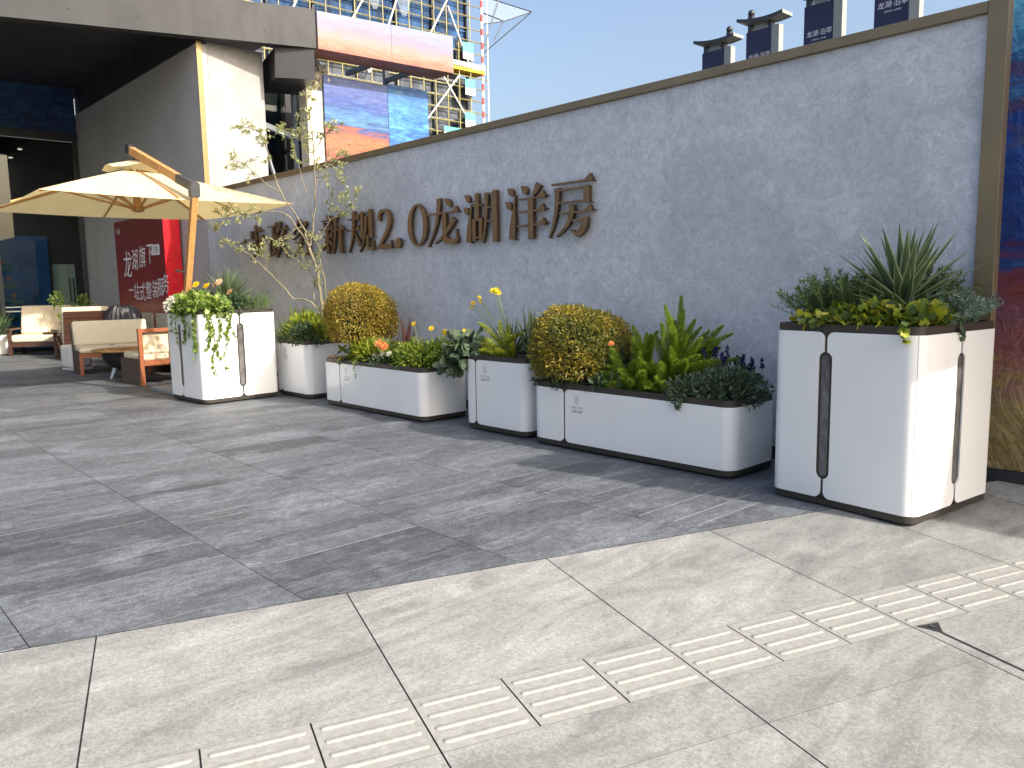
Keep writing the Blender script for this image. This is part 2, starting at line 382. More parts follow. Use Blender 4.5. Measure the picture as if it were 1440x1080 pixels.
for k in range(-9, 14):
    for d0, d1 in ((0.003, 1.0328), (1.3762, 1.68), (1.68, 2.72), (2.72, 3.76), (3.76, 4.8), (4.8, 5.9)):
        a = S0 + 1.06 * k; b = a + 1.06
        gd = .0008
        if k == 3 and d0 == 1.377: a0 = a + .045
        mb.add([swp(a + g_, d0 + gd), swp(b - g_, d0 + gd), swp(b - g_, d1 - gd), swp(a + g_, d1 - gd)], [(3, 2, 1, 0)])
    for j in range(3):
        a = S0 + 1.06 * k + j * 1.06 / 3; b = a + 1.06 / 3
        tb_.add([swp(a + g_, 1.0332), swp(b - g_, 1.0332), swp(b - g_, 1.3755), swp(a + g_, 1.3755)], [(3, 2, 1, 0)])
        for i in range(4):
            d = 1.033 + .052 + i * .080; a1, b1 = a + .035, b - .035; w = .0125
            def ring(w, z):
                P = []
                for q in range(7):
                    t = math.pi / 2 + math.pi * q / 6; P.append(swp(a1 + w * math.cos(t), d + w * math.sin(t)) + Vector((0, 0, z)))
                for q in range(7):
                    t = -math.pi / 2 + math.pi * q / 6; P.append(swp(b1 + w * math.cos(t), d + w * math.sin(t)) + Vector((0, 0, z)))
                return P
            V = ring(w, .0003) + ring(w * .72, .0045) + ring(w * .4, .0058); n = 14
            bars.add(V, [(q + n * r, (q + 1) % n + n * r, (q + 1) % n + n * (r + 1), q + n * (r + 1)) for r in range(2) for q in range(n)] + [tuple(range(2 * n, 3 * n))])
struct(mb.build('pavement_slabs', 'sandstone')); struct(tb_.build('tactile_paving', 'tactile')); struct(bars.build('tactile_ridges', 'tactile', smooth=60))
# broken corner between two slabs, with the adjusting bolt under it showing
mb = MB(); z3 = Vector((0, 0, .0022))
mb.add([swp(3.545, 1.379) + z3, swp(3.665, 1.392) + z3, swp(3.60, 1.465) + z3, swp(3.59, 1.46) + z3], [(3, 2, 1, 0)])
mb.add([swp(3.586, 1.462) + z3, swp(3.60, 1.462) + z3, swp(3.597, 2.7) + z3, swp(3.588, 2.7) + z3], [(3, 2, 1, 0)], 0)
c0 = swp(3.600, 1.412) + z3 * 1.6
mb.lathe([(.012, 0), (.012, .003), (.008, .004)], c0, 10, 1)
struct(mb.build('pavement_gap', ['joint_dark', 'charcoal']))

# ------------------------------------------------------------------ boundary wall
YW = 5.85; XR = -1.84; XL = -14.40
wall = thing('boundary_wall', 'long grey blue stucco wall with brown metal coping behind the row of planters', 'wall', (XL, YW, 0))
def W_(p): return (p[0] - XL, p[1] - YW, p[2])
mb = MB().box(W_((XL, YW, 0)), W_((XR - .002, YW + .045, 3.092))); mb.build('panel', 'stucco', wall)
for a, b in ((XL, -6.62), (-6.617, -3.74), (-3.737, XR + .0)):
    MB().box(W_((a, YW - .035, 3.094)), W_((b, YW + .075, 3.165))).build('coping', 'bronze', wall, bevel=.004)
mb = MB().box(W_((XR + .002, YW - .04, 0)), W_((XR + .122, YW + .05, 3.60))); mb.build('end_post', 'bronze', wall, bevel=.004)
mb = MB().box(W_((XL, YW - .012, .002)), W_((XR - .004, YW - .001, .10))); mb.build('skirting', 'rim', wall)

# raised characters, drawn stroke by stroke on a 100 x 100 grid
class Glyph:
    def __init__(s): s.P = []
    def H(s, x0, x1, y, tri=True, t=3.4):
        s.P.append([(x0, y), (x1, y), (x1, y + t), (x0, y + t)])
        if tri: s.P.append([(x1 - 17, y + t - .5), (x1 + 1, y + t - .5), (x1 - 5, y + 13)])
        return s
    def V(s, x, y0, y1, w=13):
        w *= .86; s.P.append([(x - w / 2, y0), (x + w / 2, y0), (x + w / 2, y1), (x, y1 + 1.5), (x - w / 2, y1 - 1)])
        return s
    def C(s, pts, w0, w1=None, n=14):
        pts = [Vector(p) for p in pts]; ws = [w0 * .88, w1 * .88] if not isinstance(w0, (list, tuple)) else [q * .92 for q in w0]
        L = []; Rr = []
        for i in range(n + 1):
            t = i / n
            if len(pts) == 2: p = pts[0].lerp(pts[1], t); d = pts[1] - pts[0]
            elif len(pts) == 3:
                p = pts[0] * (1 - t) ** 2 + pts[1] * 2 * t * (1 - t) + pts[2] * t * t; d = (pts[1] - pts[0]) * (1 - t) + (pts[2] - pts[1]) * t
            else:
                f = t * (len(pts) - 1); k = min(int(f), len(pts) - 2); u = f - k
                a, b, c, e = pts[max(k - 1, 0)], pts[k], pts[k + 1], pts[min(k + 2, len(pts) - 1)]
                p = .5 * ((2 * b) + (c - a) * u + (2 * a - 5 * b + 4 * c - e) * u * u + (3 * b - a - 3 * c + e) * u ** 3)
                d = .5 * ((c - a) + 2 * (2 * a - 5 * b + 4 * c - e) * u + 3 * (3 * b - a - 3 * c + e) * u * u)
            f = t * (len(ws) - 1); k = min(int(f), len(ws) - 2); w = ws[k] + (ws[k + 1] - ws[k]) * (f - k)
            d.normalize(); nr = Vector((-d.y, d.x)); L.append(p + nr * w / 2); Rr.append(p - nr * w / 2)
        for i in range(n): s.P.append([tuple(Rr[i]), tuple(Rr[i + 1]), tuple(L[i + 1]), tuple(L[i])])
        s.P.append(('strip', [tuple(q) for q in L], [tuple(q) for q in Rr])); del s.P[-n - 1:-1]
        return s
    def D(s, a, b, w=12): return s.C([a, ((a[0] + b[0]) / 2 + 3, (a[1] + b[1]) / 2 + 2), b], [2, w * .8, w, w * .35], n=8)
G = {}
G['一'] = Glyph().H(5, 95, 50)
G['步'] = Glyph().V(50, 60, 97, 12).H(52, 82, 78).V(26, 60, 82, 11).H(4, 97, 57).V(51, 26, 57, 12).C([(31, 47), (24, 34), (8, 24)], 9, 2).C([(80, 52), (64, 22), (12, 3)], 13, 2)
G['政'] = Glyph().H(3, 50, 86).V(29, 14, 86, 12).H(30, 50, 54, True).V(11, 13, 56, 9).C([(2, 8), (52, 22)], 7, 3).C([(68, 98), (62, 76), (49, 60)], 12, 2).H(58, 98, 75).C([(85, 75), (76, 38), (44, 3)], 12, 2).C([(58, 62), (72, 28), (99, 4)], 4, 14)
G['务'] = Glyph().C([(40, 98), (30, 76), (10, 60)], 11, 2).H(34, 78, 85, False).C([(76, 87), (52, 60), (6, 46)], 11, 2).C([(32, 80), (58, 60), (98, 50)], 3, 12).H(16, 84, 36, False).C([(50, 50), (46, 22), (8, 1)], 12, 2).V(80, 6, 40, 12).C([(80, 8), (66, 2), (54, 12)], 10, 2)
G['新'] = Glyph().D((24, 98), (34, 86), 10).H(4, 52, 82).D((12, 80), (20, 66), 9).C([(44, 80), (36, 66)], 9, 3).H(2, 54, 60).V(29, 2, 62, 12).H(5, 52, 42).C([(27, 42), (18, 22), (4, 12)], 9, 2).C([(33, 40), (40, 32), (50, 22)], 3, 11).C([(94, 97), (78, 88), (62, 84)], 11, 3).C([(66, 87), (66, 36), (52, 2)], 12, 3).H(68, 99, 56).V(85, 1, 56, 13)
G['规'] = Glyph().H(4, 47, 77).C([(26, 97), (28, 40), (3, 2)], 13, 3).H(1, 49, 51).C([(30, 46), (38, 34), (48, 18)], 3, 12).V(58, 32, 93, 12).H(58, 90, 88, False).V(89, 32, 96, 13).C([(73, 82), (73, 30), (46, 1)], 12, 3).V(77, 8, 38, 11).C([(74, 8), (86, 5), (99, 8)], 9, 8).V(97, 8, 24, 4)
G['2'] = Glyph().C([(20, 72), (24, 90), (46, 97), (66, 88), (70, 70), (58, 46), (34, 22), (16, 5)], [16, 12, 7, 13, 17, 14, 11, 9], n=28).H(12, 78, 1, False, 11).V(75, 2, 20, 5)
G['.'] = Glyph(); G['.'].P.append([(28 + 13 * math.cos(a * math.pi / 8), 12 + 13 * math.sin(a * math.pi / 8)) for a in range(16)])
G['0'] = Glyph(); _o = [(48 + 38 * math.sin(a * math.pi / 24), 50 + 50 * math.cos(a * math.pi / 24)) for a in range(49)]; _i = [(48 + 23 * math.sin(a * math.pi / 24), 50 + 45 * math.cos(a * math.pi / 24)) for a in range(49)]
G['0'].P.append(('strip', _o, _i))
G['龙'] = Glyph().H(2, 97, 66).C([(40, 98), (40, 45), (3, 1)], 14, 3).D((58, 96), (76, 78), 13).V(56, 14, 67, 13).C([(54, 16), (62, 6), (94, 9)], [13, 12, 9]).C([(94, 8), (93, 18), (91, 32)], 9, 2).C([(86, 54), (66, 26), (26, 6)], [14, 9, 2])
G['湖'] = Glyph().D((5, 97), (17, 82), 14).D((2, 72), (13, 58), 14).C([(24, 78), (18, 40), (14, 3)], [3, 6, 15, 15]).H(24, 56, 72, False).V(40, 48, 97, 12).V(31, 6, 48, 11).H(30, 52, 44, False).V(50, 6, 48, 11).H(32, 50, 10, False).C([(67, 96), (68, 40), (55, 1)], 12, 3).H(66, 90, 91, False).H(66, 90, 66, False).H(66, 90, 40, False).V(90, 1, 98, 14)
G['洋'] = Glyph().D((8, 97), (20, 83), 14).D((3, 73), (15, 58), 14).C([(27, 82), (22, 44), (17, 3)], [3, 6, 15, 15]).D((42, 98), (54, 83), 14).C([(84, 98), (78, 88), (70, 78)], [16, 11, 3]).H(36, 98, 73).H(36, 97, 50).H(31, 99, 25).V(65, 1, 76, 14)
G['房'] = Glyph().H(10, 98, 91).C([(22, 86), (24, 36), (3, 1)], 13, 3).H(20, 86, 80, False).V(86, 56, 84, 14).H(22, 86, 58, False).D((48, 55), (58, 45), 11).H(27, 98, 40).C([(55, 46), (52, 18), (20, 2)], 13, 3).H(56, 84, 26, False).C([(83, 32), (84, 10), (66, 3)], [13, 14, 11]).C([(68, 2), (60, 8), (52, 12)], 8, 2)
SPAN = [('一', -13.10, -12.72), ('步', -12.66, -12.03), ('政', -11.92, -11.26), ('务', -11.15, -10.52), ('新', -10.26, -9.63), ('规', -9.55, -8.90), ('2', -8.87, -8.40), ('.', -8.50, -8.02), ('0', -8.20, -7.68), ('龙', -7.76, -7.15), ('湖', -7.07, -6.47), ('洋', -6.38, -5.76), ('房', -5.74, -5.13)]
LAB = {'一': 'smallest flat bronze character 一, first of the wall lettering', '步': 'bronze raised character 步 behind the left olive branches', '政': 'bronze raised character 政 behind the middle of the olive tree', '务': 'bronze raised character 务 directly behind the olive trunk',
       '新': 'bronze raised character 新 just right of the olive tree', '规': 'bronze raised character 规 between 新 and the numeral 2', '2': 'bronze raised numeral 2 on the grey wall', '.': 'bronze raised decimal point between the numerals 2 and 0',
       '0': 'bronze raised oval numeral 0 on the grey wall', '龙': 'bronze raised character 龙 right after the numeral 0', '湖': 'bronze raised character 湖 between 龙 and 洋', '洋': 'bronze raised character 洋 next to the last character', '房': 'bronze raised character 房, last and rightmost of the wall lettering'}
for ch, xa, xb in SPAN:
    mb = MB(); kx = (xb - xa) / 100; kz = .0056; z0 = 1.885 if ch not in '2.0' else 1.905
    if ch in '2.0': kz = .0050
    def P3(p, dy): return (xa + p[0] * kx, YW - dy, z0 + p[1] * kz)
    for i, st in enumerate(G[ch].P):
        f, b = .074 + i * .0007, .032 + i * .0003
        if st[0] == 'strip':
            L, Rr = st[1], st[2]; n = len(L)
            V = [P3(p, f) for p in L] + [P3(p, f) for p in Rr] + [P3(p, b) for p in L] + [P3(p, b) for p in Rr]
            Fs = []
            for k in range(n - 1): Fs += [(k, n + k, n + k + 1, k + 1), (2 * n + k, 2 * n + k + 1, 3 * n + k + 1, 3 * n + k), (k, k + 1, 2 * n + k + 1, 2 * n + k), (n + k, 3 * n + k, 3 * n + k + 1, n + k + 1)]
            Fs += [(0, 2 * n, 3 * n, n), (n - 1, 2 * n - 1, 4 * n - 1, 3 * n - 1)]
            mb.add(V, Fs); mid = L[n - 1]; m0 = len(mb.mi) - len(Fs)
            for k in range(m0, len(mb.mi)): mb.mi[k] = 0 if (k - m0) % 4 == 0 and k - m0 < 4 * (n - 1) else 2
        else:
            n = len(st); V = [P3(p, f) for p in st] + [P3(p, b) for p in st]
            mb.add(V, [tuple(range(n)), tuple(range(n, 2 * n))[::-1]] + [(k, n + k, n + (k + 1) % n, (k + 1) % n) for k in range(n)])
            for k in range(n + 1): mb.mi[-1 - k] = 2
            mid = st[1]
        if i % 2 == 0:
            q = Vector(P3(mid, .0)); mb.tube([q + Vector((-.004, -.001, .003)), q + Vector((-.004, -.05, .003))], .005, 6, 1)
    me_o = mb.build('wall_letter', ['bronze_letter', 'charcoal', 'letter_shade_side'])
    bm = bmesh.new(); bm.from_mesh(me_o.data); bmesh.ops.recalc_face_normals(bm, faces=bm.faces); bm.to_mesh(me_o.data); bm.free()
    tag(me_o, LAB[ch], 'letter', 'bronze characters mounted on the long wall')

# ------------------------------------------------------------------ planters
def rrect(w, d, r, off=0):
    """perimeter sampler of a rounded rectangle, u runs from the middle of the front-left corner, anticlockwise"""
    w2, d2 = w / 2, d / 2; arc = math.pi * r / 2
    segs = [('a', (-w2 + r, -d2 + r), 225, 270), ('l', (-w2 + r, -d2), (w2 - r, -d2), (0, -1)), ('a', (w2 - r, -d2 + r), 270, 360), ('l', (w2, -d2 + r), (w2, d2 - r), (1, 0)),
            ('a', (w2 - r, d2 - r), 0, 90), ('l', (w2 - r, d2), (-w2 + r, d2), (0, 1)), ('a', (-w2 + r, d2 - r), 90, 180), ('l', (-w2, d2 - r), (-w2, -d2 + r), (-1, 0)), ('a', (-w2 + r, -d2 + r), 180, 225)]
    L = []
    for sg in segs: L.append(r * math.radians(sg[3] - sg[2]) if sg[0] == 'a' else (Vector(sg[2]) - Vector(sg[1])).length)
    tot = sum(L)
    def at(u, o=0):
        u = u % tot
        for sg, l in zip(segs, L):
            if u <= l + 1e-9:
                if sg[0] == 'a':
                    a = math.radians(sg[2] + (sg[3] - sg[2]) * u / l); n = (math.cos(a), math.sin(a)); return (sg[1][0] + n[0] * (r + o), sg[1][1] + n[1] * (r + o))
                t = u / l; n = sg[3]; return (sg[1][0] + (sg[2][0] - sg[1][0]) * t + n[0] * o, sg[1][1] + (sg[2][1] - sg[1][1]) * t + n[1] * o)
            u -= l
    arcs = []; acc = 0
    for sg, l in zip(segs, L):
        if sg[0] == 'a': arcs += [acc + l * k / 8 for k in range(9)]
        else: arcs += [acc + l * k / 4 for k in range(5)]
        acc += l
    return at, tot, arcs

def make_planter(name, w, d, h, r, slots, seams, pill, label, cat='planter'):
    """h = top of the white panels; slots/seams = positions (u) along the perimeter"""
    root = thing(name, label, cat)
    at, tot, arcs = rrect(w, d, r)
    zb = .066; rc = .045; gh = .0105; ph = .047
    gaps = sorted([(u % tot, 's') for u in slots] + [(u % tot, 'm') for u in seams])
    pt, pb = h - .125, .19
    for gi, (ua, ka) in enumerate(gaps):
        ub, kb = gaps[(gi + 1) % len(gaps)]
        if ub <= ua: ub += tot
        ha = gh if ka == 's' else .0016; hb = gh if kb == 's' else .0016
        a0, b0 = ua + ha, ub - hb
        us = {a0, b0}
        for x in arcs:
            for sh_ in (0, tot):
                if a0 < x + sh_ < b0: us.add(x + sh_)
        for base, sg, k in ((a0, 1, ka), (b0, -1, kb)):
            if k == 's':
                for q in range(1, 10): us.add(base + sg * rc * (1 - math.cos(q * math.pi / 18)))
                if pill:
                    for q in range(0, 13): us.add((ua if sg > 0 else ub) + sg * (gh + (ph - gh) * math.sin(q * math.pi / 24)))
                    us.add((ua if sg > 0 else ub) + sg * (ph + .0001))
        us = sorted(u for u in us if a0 - 1e-9 <= u <= b0 + 1e-9)
        us = [u for i, u in enumerate(us) if i == 0 or u - us[i - 1] > 2e-5]
        def lim(u):
            zt, zz = h, zb
            for t, k in ((u - a0, ka), (b0 - u, kb)):
                if k == 's' and t < rc:
                    q = rc - math.sqrt(max(0, rc * rc - (rc - max(t, 0)) ** 2)); zt = min(zt, h - q); zz = max(zz, zb + q)
            return zz, zt
        def hole(u):
            if not pill: return None
            for c, k in ((ua, ka), (ub, kb)):
                if k == 's' and abs(u - c) <= ph + 1e-9:
                    q = math.sqrt(max(0, ph * ph - (u - c) ** 2)); return pb + ph - q, pt - ph + q
            return None
        mb = MB(); T = .010
        def quad(u0, u1, z00, z01, z10, z11):
            p0, p1 = at(u0), at(u1); q0, q1 = at(u0, -T), at(u1, -T)
            mb.add([(*p0, z00), (*p1, z10), (*p1, z11), (*p0, z01), (*q0, z00), (*q1, z10), (*q1, z11), (*q0, z01)],
                   [(0, 1, 2, 3), (0, 4, 5, 1), (3, 2, 6, 7)])
        def side(u, z0, z1, flip):
            p, q = at(u), at(u, -T); mb.add([(*p, z0), (*p, z1), (*q, z1), (*q, z0)], [(0, 1, 2, 3)] if flip else [(3, 2, 1, 0)])
        for u0, u1 in zip(us[:-1], us[1:]):
            l0, l1 = lim(u0), lim(u1); h0, h1 = hole((u0 * 3 + u1) / 4), hole((u0 + 3 * u1) / 4)
            if h0 and h1:
                h0, h1 = hole(u0) or h0, hole(u1) or h1
                quad(u0, u1, l0[0], h0[0], l1[0], h1[0]); quad(u0, u1, h0[1], l0[1], h1[1], l1[1])
            else: quad(u0, u1, *l0, *l1)
        for u, fl in ((a0, True), (b0, False)):
            l = lim(u); hh = hole(u)
            if hh: side(u, l[0], hh[0], fl); side(u, hh[1], l[1], fl)
            else: side(u, *l, fl)
            c, k = (ua, ka) if fl else (ub, kb)
            if k == 's' and pill:
                e = c + (1 if fl else -1) * ph; side(e, pb + ph, pt - ph, fl)
        me = bpy.data.meshes.new('panel'); bm = bmesh.new()
        vs = [bm.verts.new(p) for p in mb.v]
        for f in mb.f:
            try: bm.faces.new([vs[i] for i in f])
            except ValueError: pass
        bmesh.ops.remove_doubles(bm, verts=bm.verts, dist=1e-5); bmesh.ops.dissolve_degenerate(bm, edges=bm.edges, dist=1e-6); bm.normal_update(); bm.to_mesh(me); bm.free()
        me.materials.append(MAT['enamel']); link('panel', me, root, smooth=32)
    def ring_pts(o, n=0): return [at(u, o) for u in sorted(set(round(x, 6) for x in arcs))]
    # inner body, visible in the slots, and the rim above
    P = [p for i, p in enumerate(ring_pts(-.011)) if i == 0 or (Vector(p) - Vector(ring_pts(-.011)[i - 1])).length > 1e-5]
    def shell(z0, z1, o, name, mat, inner=None, bev=0):
        Q = []
        for p in ring_pts(o):
            if not Q or (Vector(p) - Vector(Q[-1])).length > 1e-4: Q.append(p)
        if (Vector(Q[0]) - Vector(Q[-1])).length < 1e-4: Q.pop()
        n = len(Q); mb = MB()
        if inner is None: mb.prism(Q, z0, z1)
        else:
            I = []
            for p in Q: v = Vector(p); I.append((v.x * (1 - inner / (w / 2)), v.y * (1 - inner / (d / 2))))
            zi = z1 - .075
            V = [(*p, z0) for p in Q] + [(*p, z1) for p in Q] + [(*p, z1) for p in I] + [(*p, zi) for p in I]
            mb.add(V, [(k + n * j, (k + 1) % n + n * j, (k + 1) % n + n * (j + 1), k + n * (j + 1)) for j in range(3) for k in range(n)])
        return mb.build(name, mat, root, smooth=35, bevel=bev)
    shell(zb + .002, h - .01, -.0115, 'inner_body', 'rim')
    shell(h - .012, h + .048, -.008, 'rim', 'rim', inner=.022)
    shell(.022, zb - .003, -.007, 'base_band', 'rim')
    shell(0, .021, -.055, 'foot', 'black')
    sl = shell(h - .03, h + .004, -.034, 'soil', 'soil')
    if pill:
        for u in slots:
            mb = MB(); n = 9; pr_ = .0275
            pts = [(pr_ * math.cos(k * math.pi / n), pt - ph + pr_ * math.sin(k * math.pi / n)) for k in range(n + 1)] + [(pr_ * math.cos(math.pi + k * math.pi / n), pb + ph + pr_ * math.sin(math.pi + k * math.pi / n)) for k in range(n + 1)]
            V = [(*at(u + x, -.0075), z) for x, z in pts] + [(*at(u + x, -.012), z) for x, z in pts]; m = len(pts)
            mb.add(V, [tuple(range(m))] + [(k, (k + 1) % m, m + (k + 1) % m, m + k) for k in range(m)])
            mb.build('slot_window', 'slot', root)
    return root, at

def logo(root, x, z, y, k=1.0):
    """line emblem over a small line of Latin letters and the two-word name"""
    mb = MB(); M = frame((x, y, z), (1, 0, 0), (0, 0, 1))
    def ln(a, b, t=.0022):
        a, b = Vector(a) * k, Vector(b) * k; d = (b - a).normalized(); n = Vector((-d.y, d.x)) * t * k / 2
        mb.add([M @ Vector((*q, 0)) for q in (a + n, a - n, b - n, b + n)], [(0, 1, 2, 3)])
    for a, b in (((-.020, -.022), (-.020, .022)), ((-.020, .022), (-.007, .030)), ((-.007, -.024), (-.007, .032)), ((.007, .030), (.007, -.022)), ((-.007, .032), (0, .040)), ((0, .040), (.007, .032)), ((.020, .026), (.020, -.020)), ((.007, .022), (.020, .026)),
                 ((-.020, -.022), (.002, -.026)), ((-.007, -.024), (-.004, -.038)), ((-.004, -.038), (.002, -.042)), ((.002, -.042), (.020, -.020))): ln(a, b)
    text_into(mb, 'ORIGIN  LAND', .020 * k, M @ Matrix.Translation((.004 * k, -.070 * k, 0)))
    text_into(mb, '龙湖 泊萃', .030 * k, M @ Matrix.Translation((.004 * k, -.108 * k, 0)))
    return mb.build('logo', 'grey_ink', root)

GP = 'white planters with dark bronze rims along the wall'
TW = .98; at_, tot_, _ = rrect(TW, TW, .085)
arc = math.pi * .085 / 2; st_ = TW - .17
slots = [arc / 2 + st_ * .40 - .02, arc * 1.5 + st_ * 1.5, arc * 2.5 + st_ * 2.45, arc * 3.5 + st_ * 3.5]
seams = [0.0001, arc + st_, 2 * arc + 2 * st_, 3 * arc + 3 * st_]
tall, _ = make_planter('tall_planter', TW, TW, 1.125, .085, slots, seams, True, 'tall square white planter nearest the camera, with an agave on top')
tall.location = (-2.1756, 5.2686, -.012); tall.rotation_euler = (0, 0, R(-6.5)); tall['group'] = 'tall white planters with slot windows'
ft = dup(tall, (-10.35, 4.30, 0), R(3), 'tall square white planter below the parasol with ivy trailing down its side', 'tall white planters with slot windows')
ft.scale = (1.055, 1.055, 1.0)

LW, LD = 2.06, .64; a2 = math.pi * .10 / 2
longp, lat = make_planter('long_planter', LW, LD, .53, .10, [a2 / 2 + .40 - .10], [a2 * 2.5 + (LW - .2) + (LD - .2) + .9], False, 'low long white planter holding the bright green foxtail ferns, nearer of the two')
longp.location = (-4.115, 4.955 + LD / 2, 0); longp['group'] = 'low long white planters'
logo(longp, -LW / 2 + .55, .445, -LD / 2 - .0012)
dup(longp, (-7.75, 4.885 + LD / 2, 0), 0, 'low long white planter with orange and yellow flowers, farther of the two', 'low long white planters')
SW = .90
smallp, _ = make_planter('square_planter', SW, .66, .705, .10, [a2 / 2 + .185 - .10], [a2 * 2.5 + (SW - .2) + .46 + .35], False, 'mid-height white planter with yellow flowers, standing between the two long planters')
smallp.location = (-5.75, 5.02 + .33, 0); smallp['group'] = 'mid-height white planters'
logo(smallp, -SW / 2 + .33, .615, -.33 - .0012)
dup(smallp, (-9.71, 4.93 + .33, 0), 0, 'mid-height white planter that the olive tree grows from', 'mid-height white planters')

# ------------------------------------------------------------------ foliage
LEAF = (np.array([(0, 0, 0), (.36, .28, .07), (.42, .55, .08), (0, 1, -.06), (-.42, .55, .08), (-.36, .28, .07), (0, .45, 0)]), [(0, 1, 2, 6), (6, 2, 3), (0, 6, 4, 5), (6, 3, 4)])
BLADE = (np.array([(-.5, 0, 0), (.5, 0, 0), (.34, .55, .04), (0, 1, -.03), (-.34, .55, .04)]), [(0, 1, 2, 4), (4, 2, 3)])
NEEDLE = (np.array([(-.5, 0, 0), (.5, 0, 0), (0, 1, 0)]), [(0, 1, 2)])
_iv = [(0, .04), (.26, -.08), (.48, .12), (.43, .34), (.53, .56), (.30, .70), (0, .96), (-.30, .70), (-.53, .56), (-.43, .34), (-.48, .12), (-.26, -.08)]
IVY = (np.array([(x, y, .10 * abs(x) - .05 * y) for x, y in _iv] + [(0, .35, 0)]), [(12, i, (i + 1) % 12) for i in range(12)])
ROUND = (np.array([(0, .06, -.04)] + [(.5 * math.sin(a), .5 - .5 * math.cos(a), .06 * math.cos(2 * a) + .05) for a in np.linspace(.35, 2 * math.pi - .35, 11)] + [(0, .42, -.02)]), [(12, i, i + 1) for i in range(11)] + [(12, 11, 0)])
PETAL = (np.array([(-.12, 0, 0), (.12, 0, 0), (.5, .6, .10), (.22, 1, .05), (-.22, 1, .05), (-.5, .6, .10)]), [(0, 1, 2, 5), (5, 2, 3, 4)])

def unit(a): return a / np.maximum(np.linalg.norm(a, axis=-1, keepdims=True), 1e-9)
def inst(mb, T, P, D, N, L, Wd, mi=0):
    V, Fs = T; P = np.asarray(P, float); n = len(P)
    D = unit(np.asarray(D, float)); X = unit(np.cross(D, np.asarray(N, float))); Z = np.cross(X, D)
    L = np.broadcast_to(L, n)[:, None, None]; Wd = np.broadcast_to(Wd, n)[:, None, None]
    out = P[:, None, :] + X[:, None, :] * V[None, :, 0:1] * Wd + D[:, None, :] * V[None, :, 1:2] * L + Z[:, None, :] * V[None, :, 2:3] * L
    o = len(mb.v); k = len(V); mb.v += [tuple(p) for p in out.reshape(-1, 3).tolist()]
    for i in range(n): b = o + i * k; mb.f += [tuple(b + q for q in f) for f in Fs]
    mb.mi += [mi] * (n * len(Fs))
def rdir(n): return unit(rng.normal(size=(n, 3)))
def blob(c, r, n, shell=.6, zmin=-9):
    d = rdir(n); rr = 1 - shell * rng.random(n) ** 1.6
    p = np.array(c) + d * np.array(r) * rr[:, None]; k = p[:, 2] > zmin
    return p[k], d[k]
def mound(mb, T, c, r, n, L, Wd, shell=.55, upb=.35, jit=.7, zmin=None, mi=0, lumps=7):
    """uneven mound of leaves: several overlapping lumps inside the outline"""
    c = np.array(c); r = np.array(r); zmin = c[2] - .02 if zmin is None else zmin
    for k in range(lumps):
        u = rdir(1)[0]; u[2] = abs(u[2]) * .8
        cc = c + u * r * .50 * (k > 0); rr = r * (rng.uniform(.48, .72) if k else .82)
        p, d = blob(cc, rr, n // lumps, shell, zmin)
        m = len(p); D = d + np.array([0, 0, upb]) + jit * rng.normal(size=(m, 3)) * .6
        inst(mb, T, p, D, d + .5 * rdir(m) + np.array([0, 0, .3]), L * rng.uniform(.65, 1.2, m), Wd * rng.uniform(.7, 1.15, m), mi)
def rosette(mb, T, c, n, L, w, tilt=(0.15, 1.35), mi=0, bend=.25, seg=6, zs=0):
    """arching strap leaves from one crown"""
    c = Vector(c)
    for i in range(n):
        az = i * 2.39996 + rng.uniform(-.25, .25); t = tilt[0] + (tilt[1] - tilt[0]) * (i / n) ** .8 + rng.uniform(-.08, .08)
        l = L * rng.uniform(.82, 1.05) * (1 - .12 * (t < .4)); h = Vector((math.cos(az), math.sin(az), 0)); sd = Vector((-h.y, h.x, 0))
        V = []; p = c + h * .012 + Vector((0, 0, zs * (1 - i / n))); a = t
        prof = [.55, .85, 1.0, .92, .66, .32, .02]
        for q in range(seg + 1):
            d = h * math.sin(a) + Vector((0, 0, math.cos(a))); nr = sd.cross(d)
            ww = w * prof[min(6, int(q * 6 / seg))]
            V.append((p - sd * ww / 2 - nr * ww * .22, p - sd * ww * .36 - nr * ww * .10, p + nr * 0, p + sd * ww * .36 - nr * ww * .10, p + sd * ww / 2 - nr * ww * .22))
            p = p + d * (l / seg); a += bend * t / seg * rng.uniform(.5, 1.4)
        fl = [v for row in V for v in row]
        Fc = []; Fe = []
        for q in range(seg):
            for k in range(4): (Fe if k in (0, 3) else Fc).append((q * 5 + k, q * 5 + k + 1, q * 5 + k + 6, q * 5 + k + 5))
        o = len(mb.v); mb.v += [tuple(v) for v in fl]
        for f in Fc: mb.f.append(tuple(o + q for q in f)); mb.mi.append(mi)
        for f in Fe: mb.f.append(tuple(o + q for q in f)); mb.mi.append(mi + 1)
def bez(a, b, bow, n=8):
    a, b, bow = Vector(a), Vector(b), Vector(bow); m = (a + b) / 2 + bow
    return [a * (1 - t) ** 2 + m * 2 * t * (1 - t) + b * t * t for t in [i / n for i in range(n + 1)]]
def plume(mb, a, b, bow, rad, n, nl=.026, nw=.0030, mi=0):
    """foxtail fern plume: needles all round a curved stem, tapering to the tip"""
    path = np.array([tuple(p) for p in bez(a, b, bow, 16)]); t = rng.random(n) ** .85 * .97 + .03
    f = t * 16; k = np.minimum(f.astype(int), 15); P = path[k] + (path[k + 1] - path[k]) * (f - k)[:, None]; D = unit(path[k + 1] - path[k])
    q = unit(np.cross(D, rdir(n))); env = np.clip(np.minimum(1.0, (1 - t) * 3.2 + .12), .12, 1) * np.clip(t * 6 + .35, 0, 1)
    P = P + q * (rad * env * rng.random(n) ** .7 * .55)[:, None]
    inst(mb, NEEDLE, P, q + D * rng.uniform(.4, 1.1, n)[:, None], rdir(n), nl * (.45 + .55 * env) * rng.uniform(.8, 1.2, n), nw, mi)
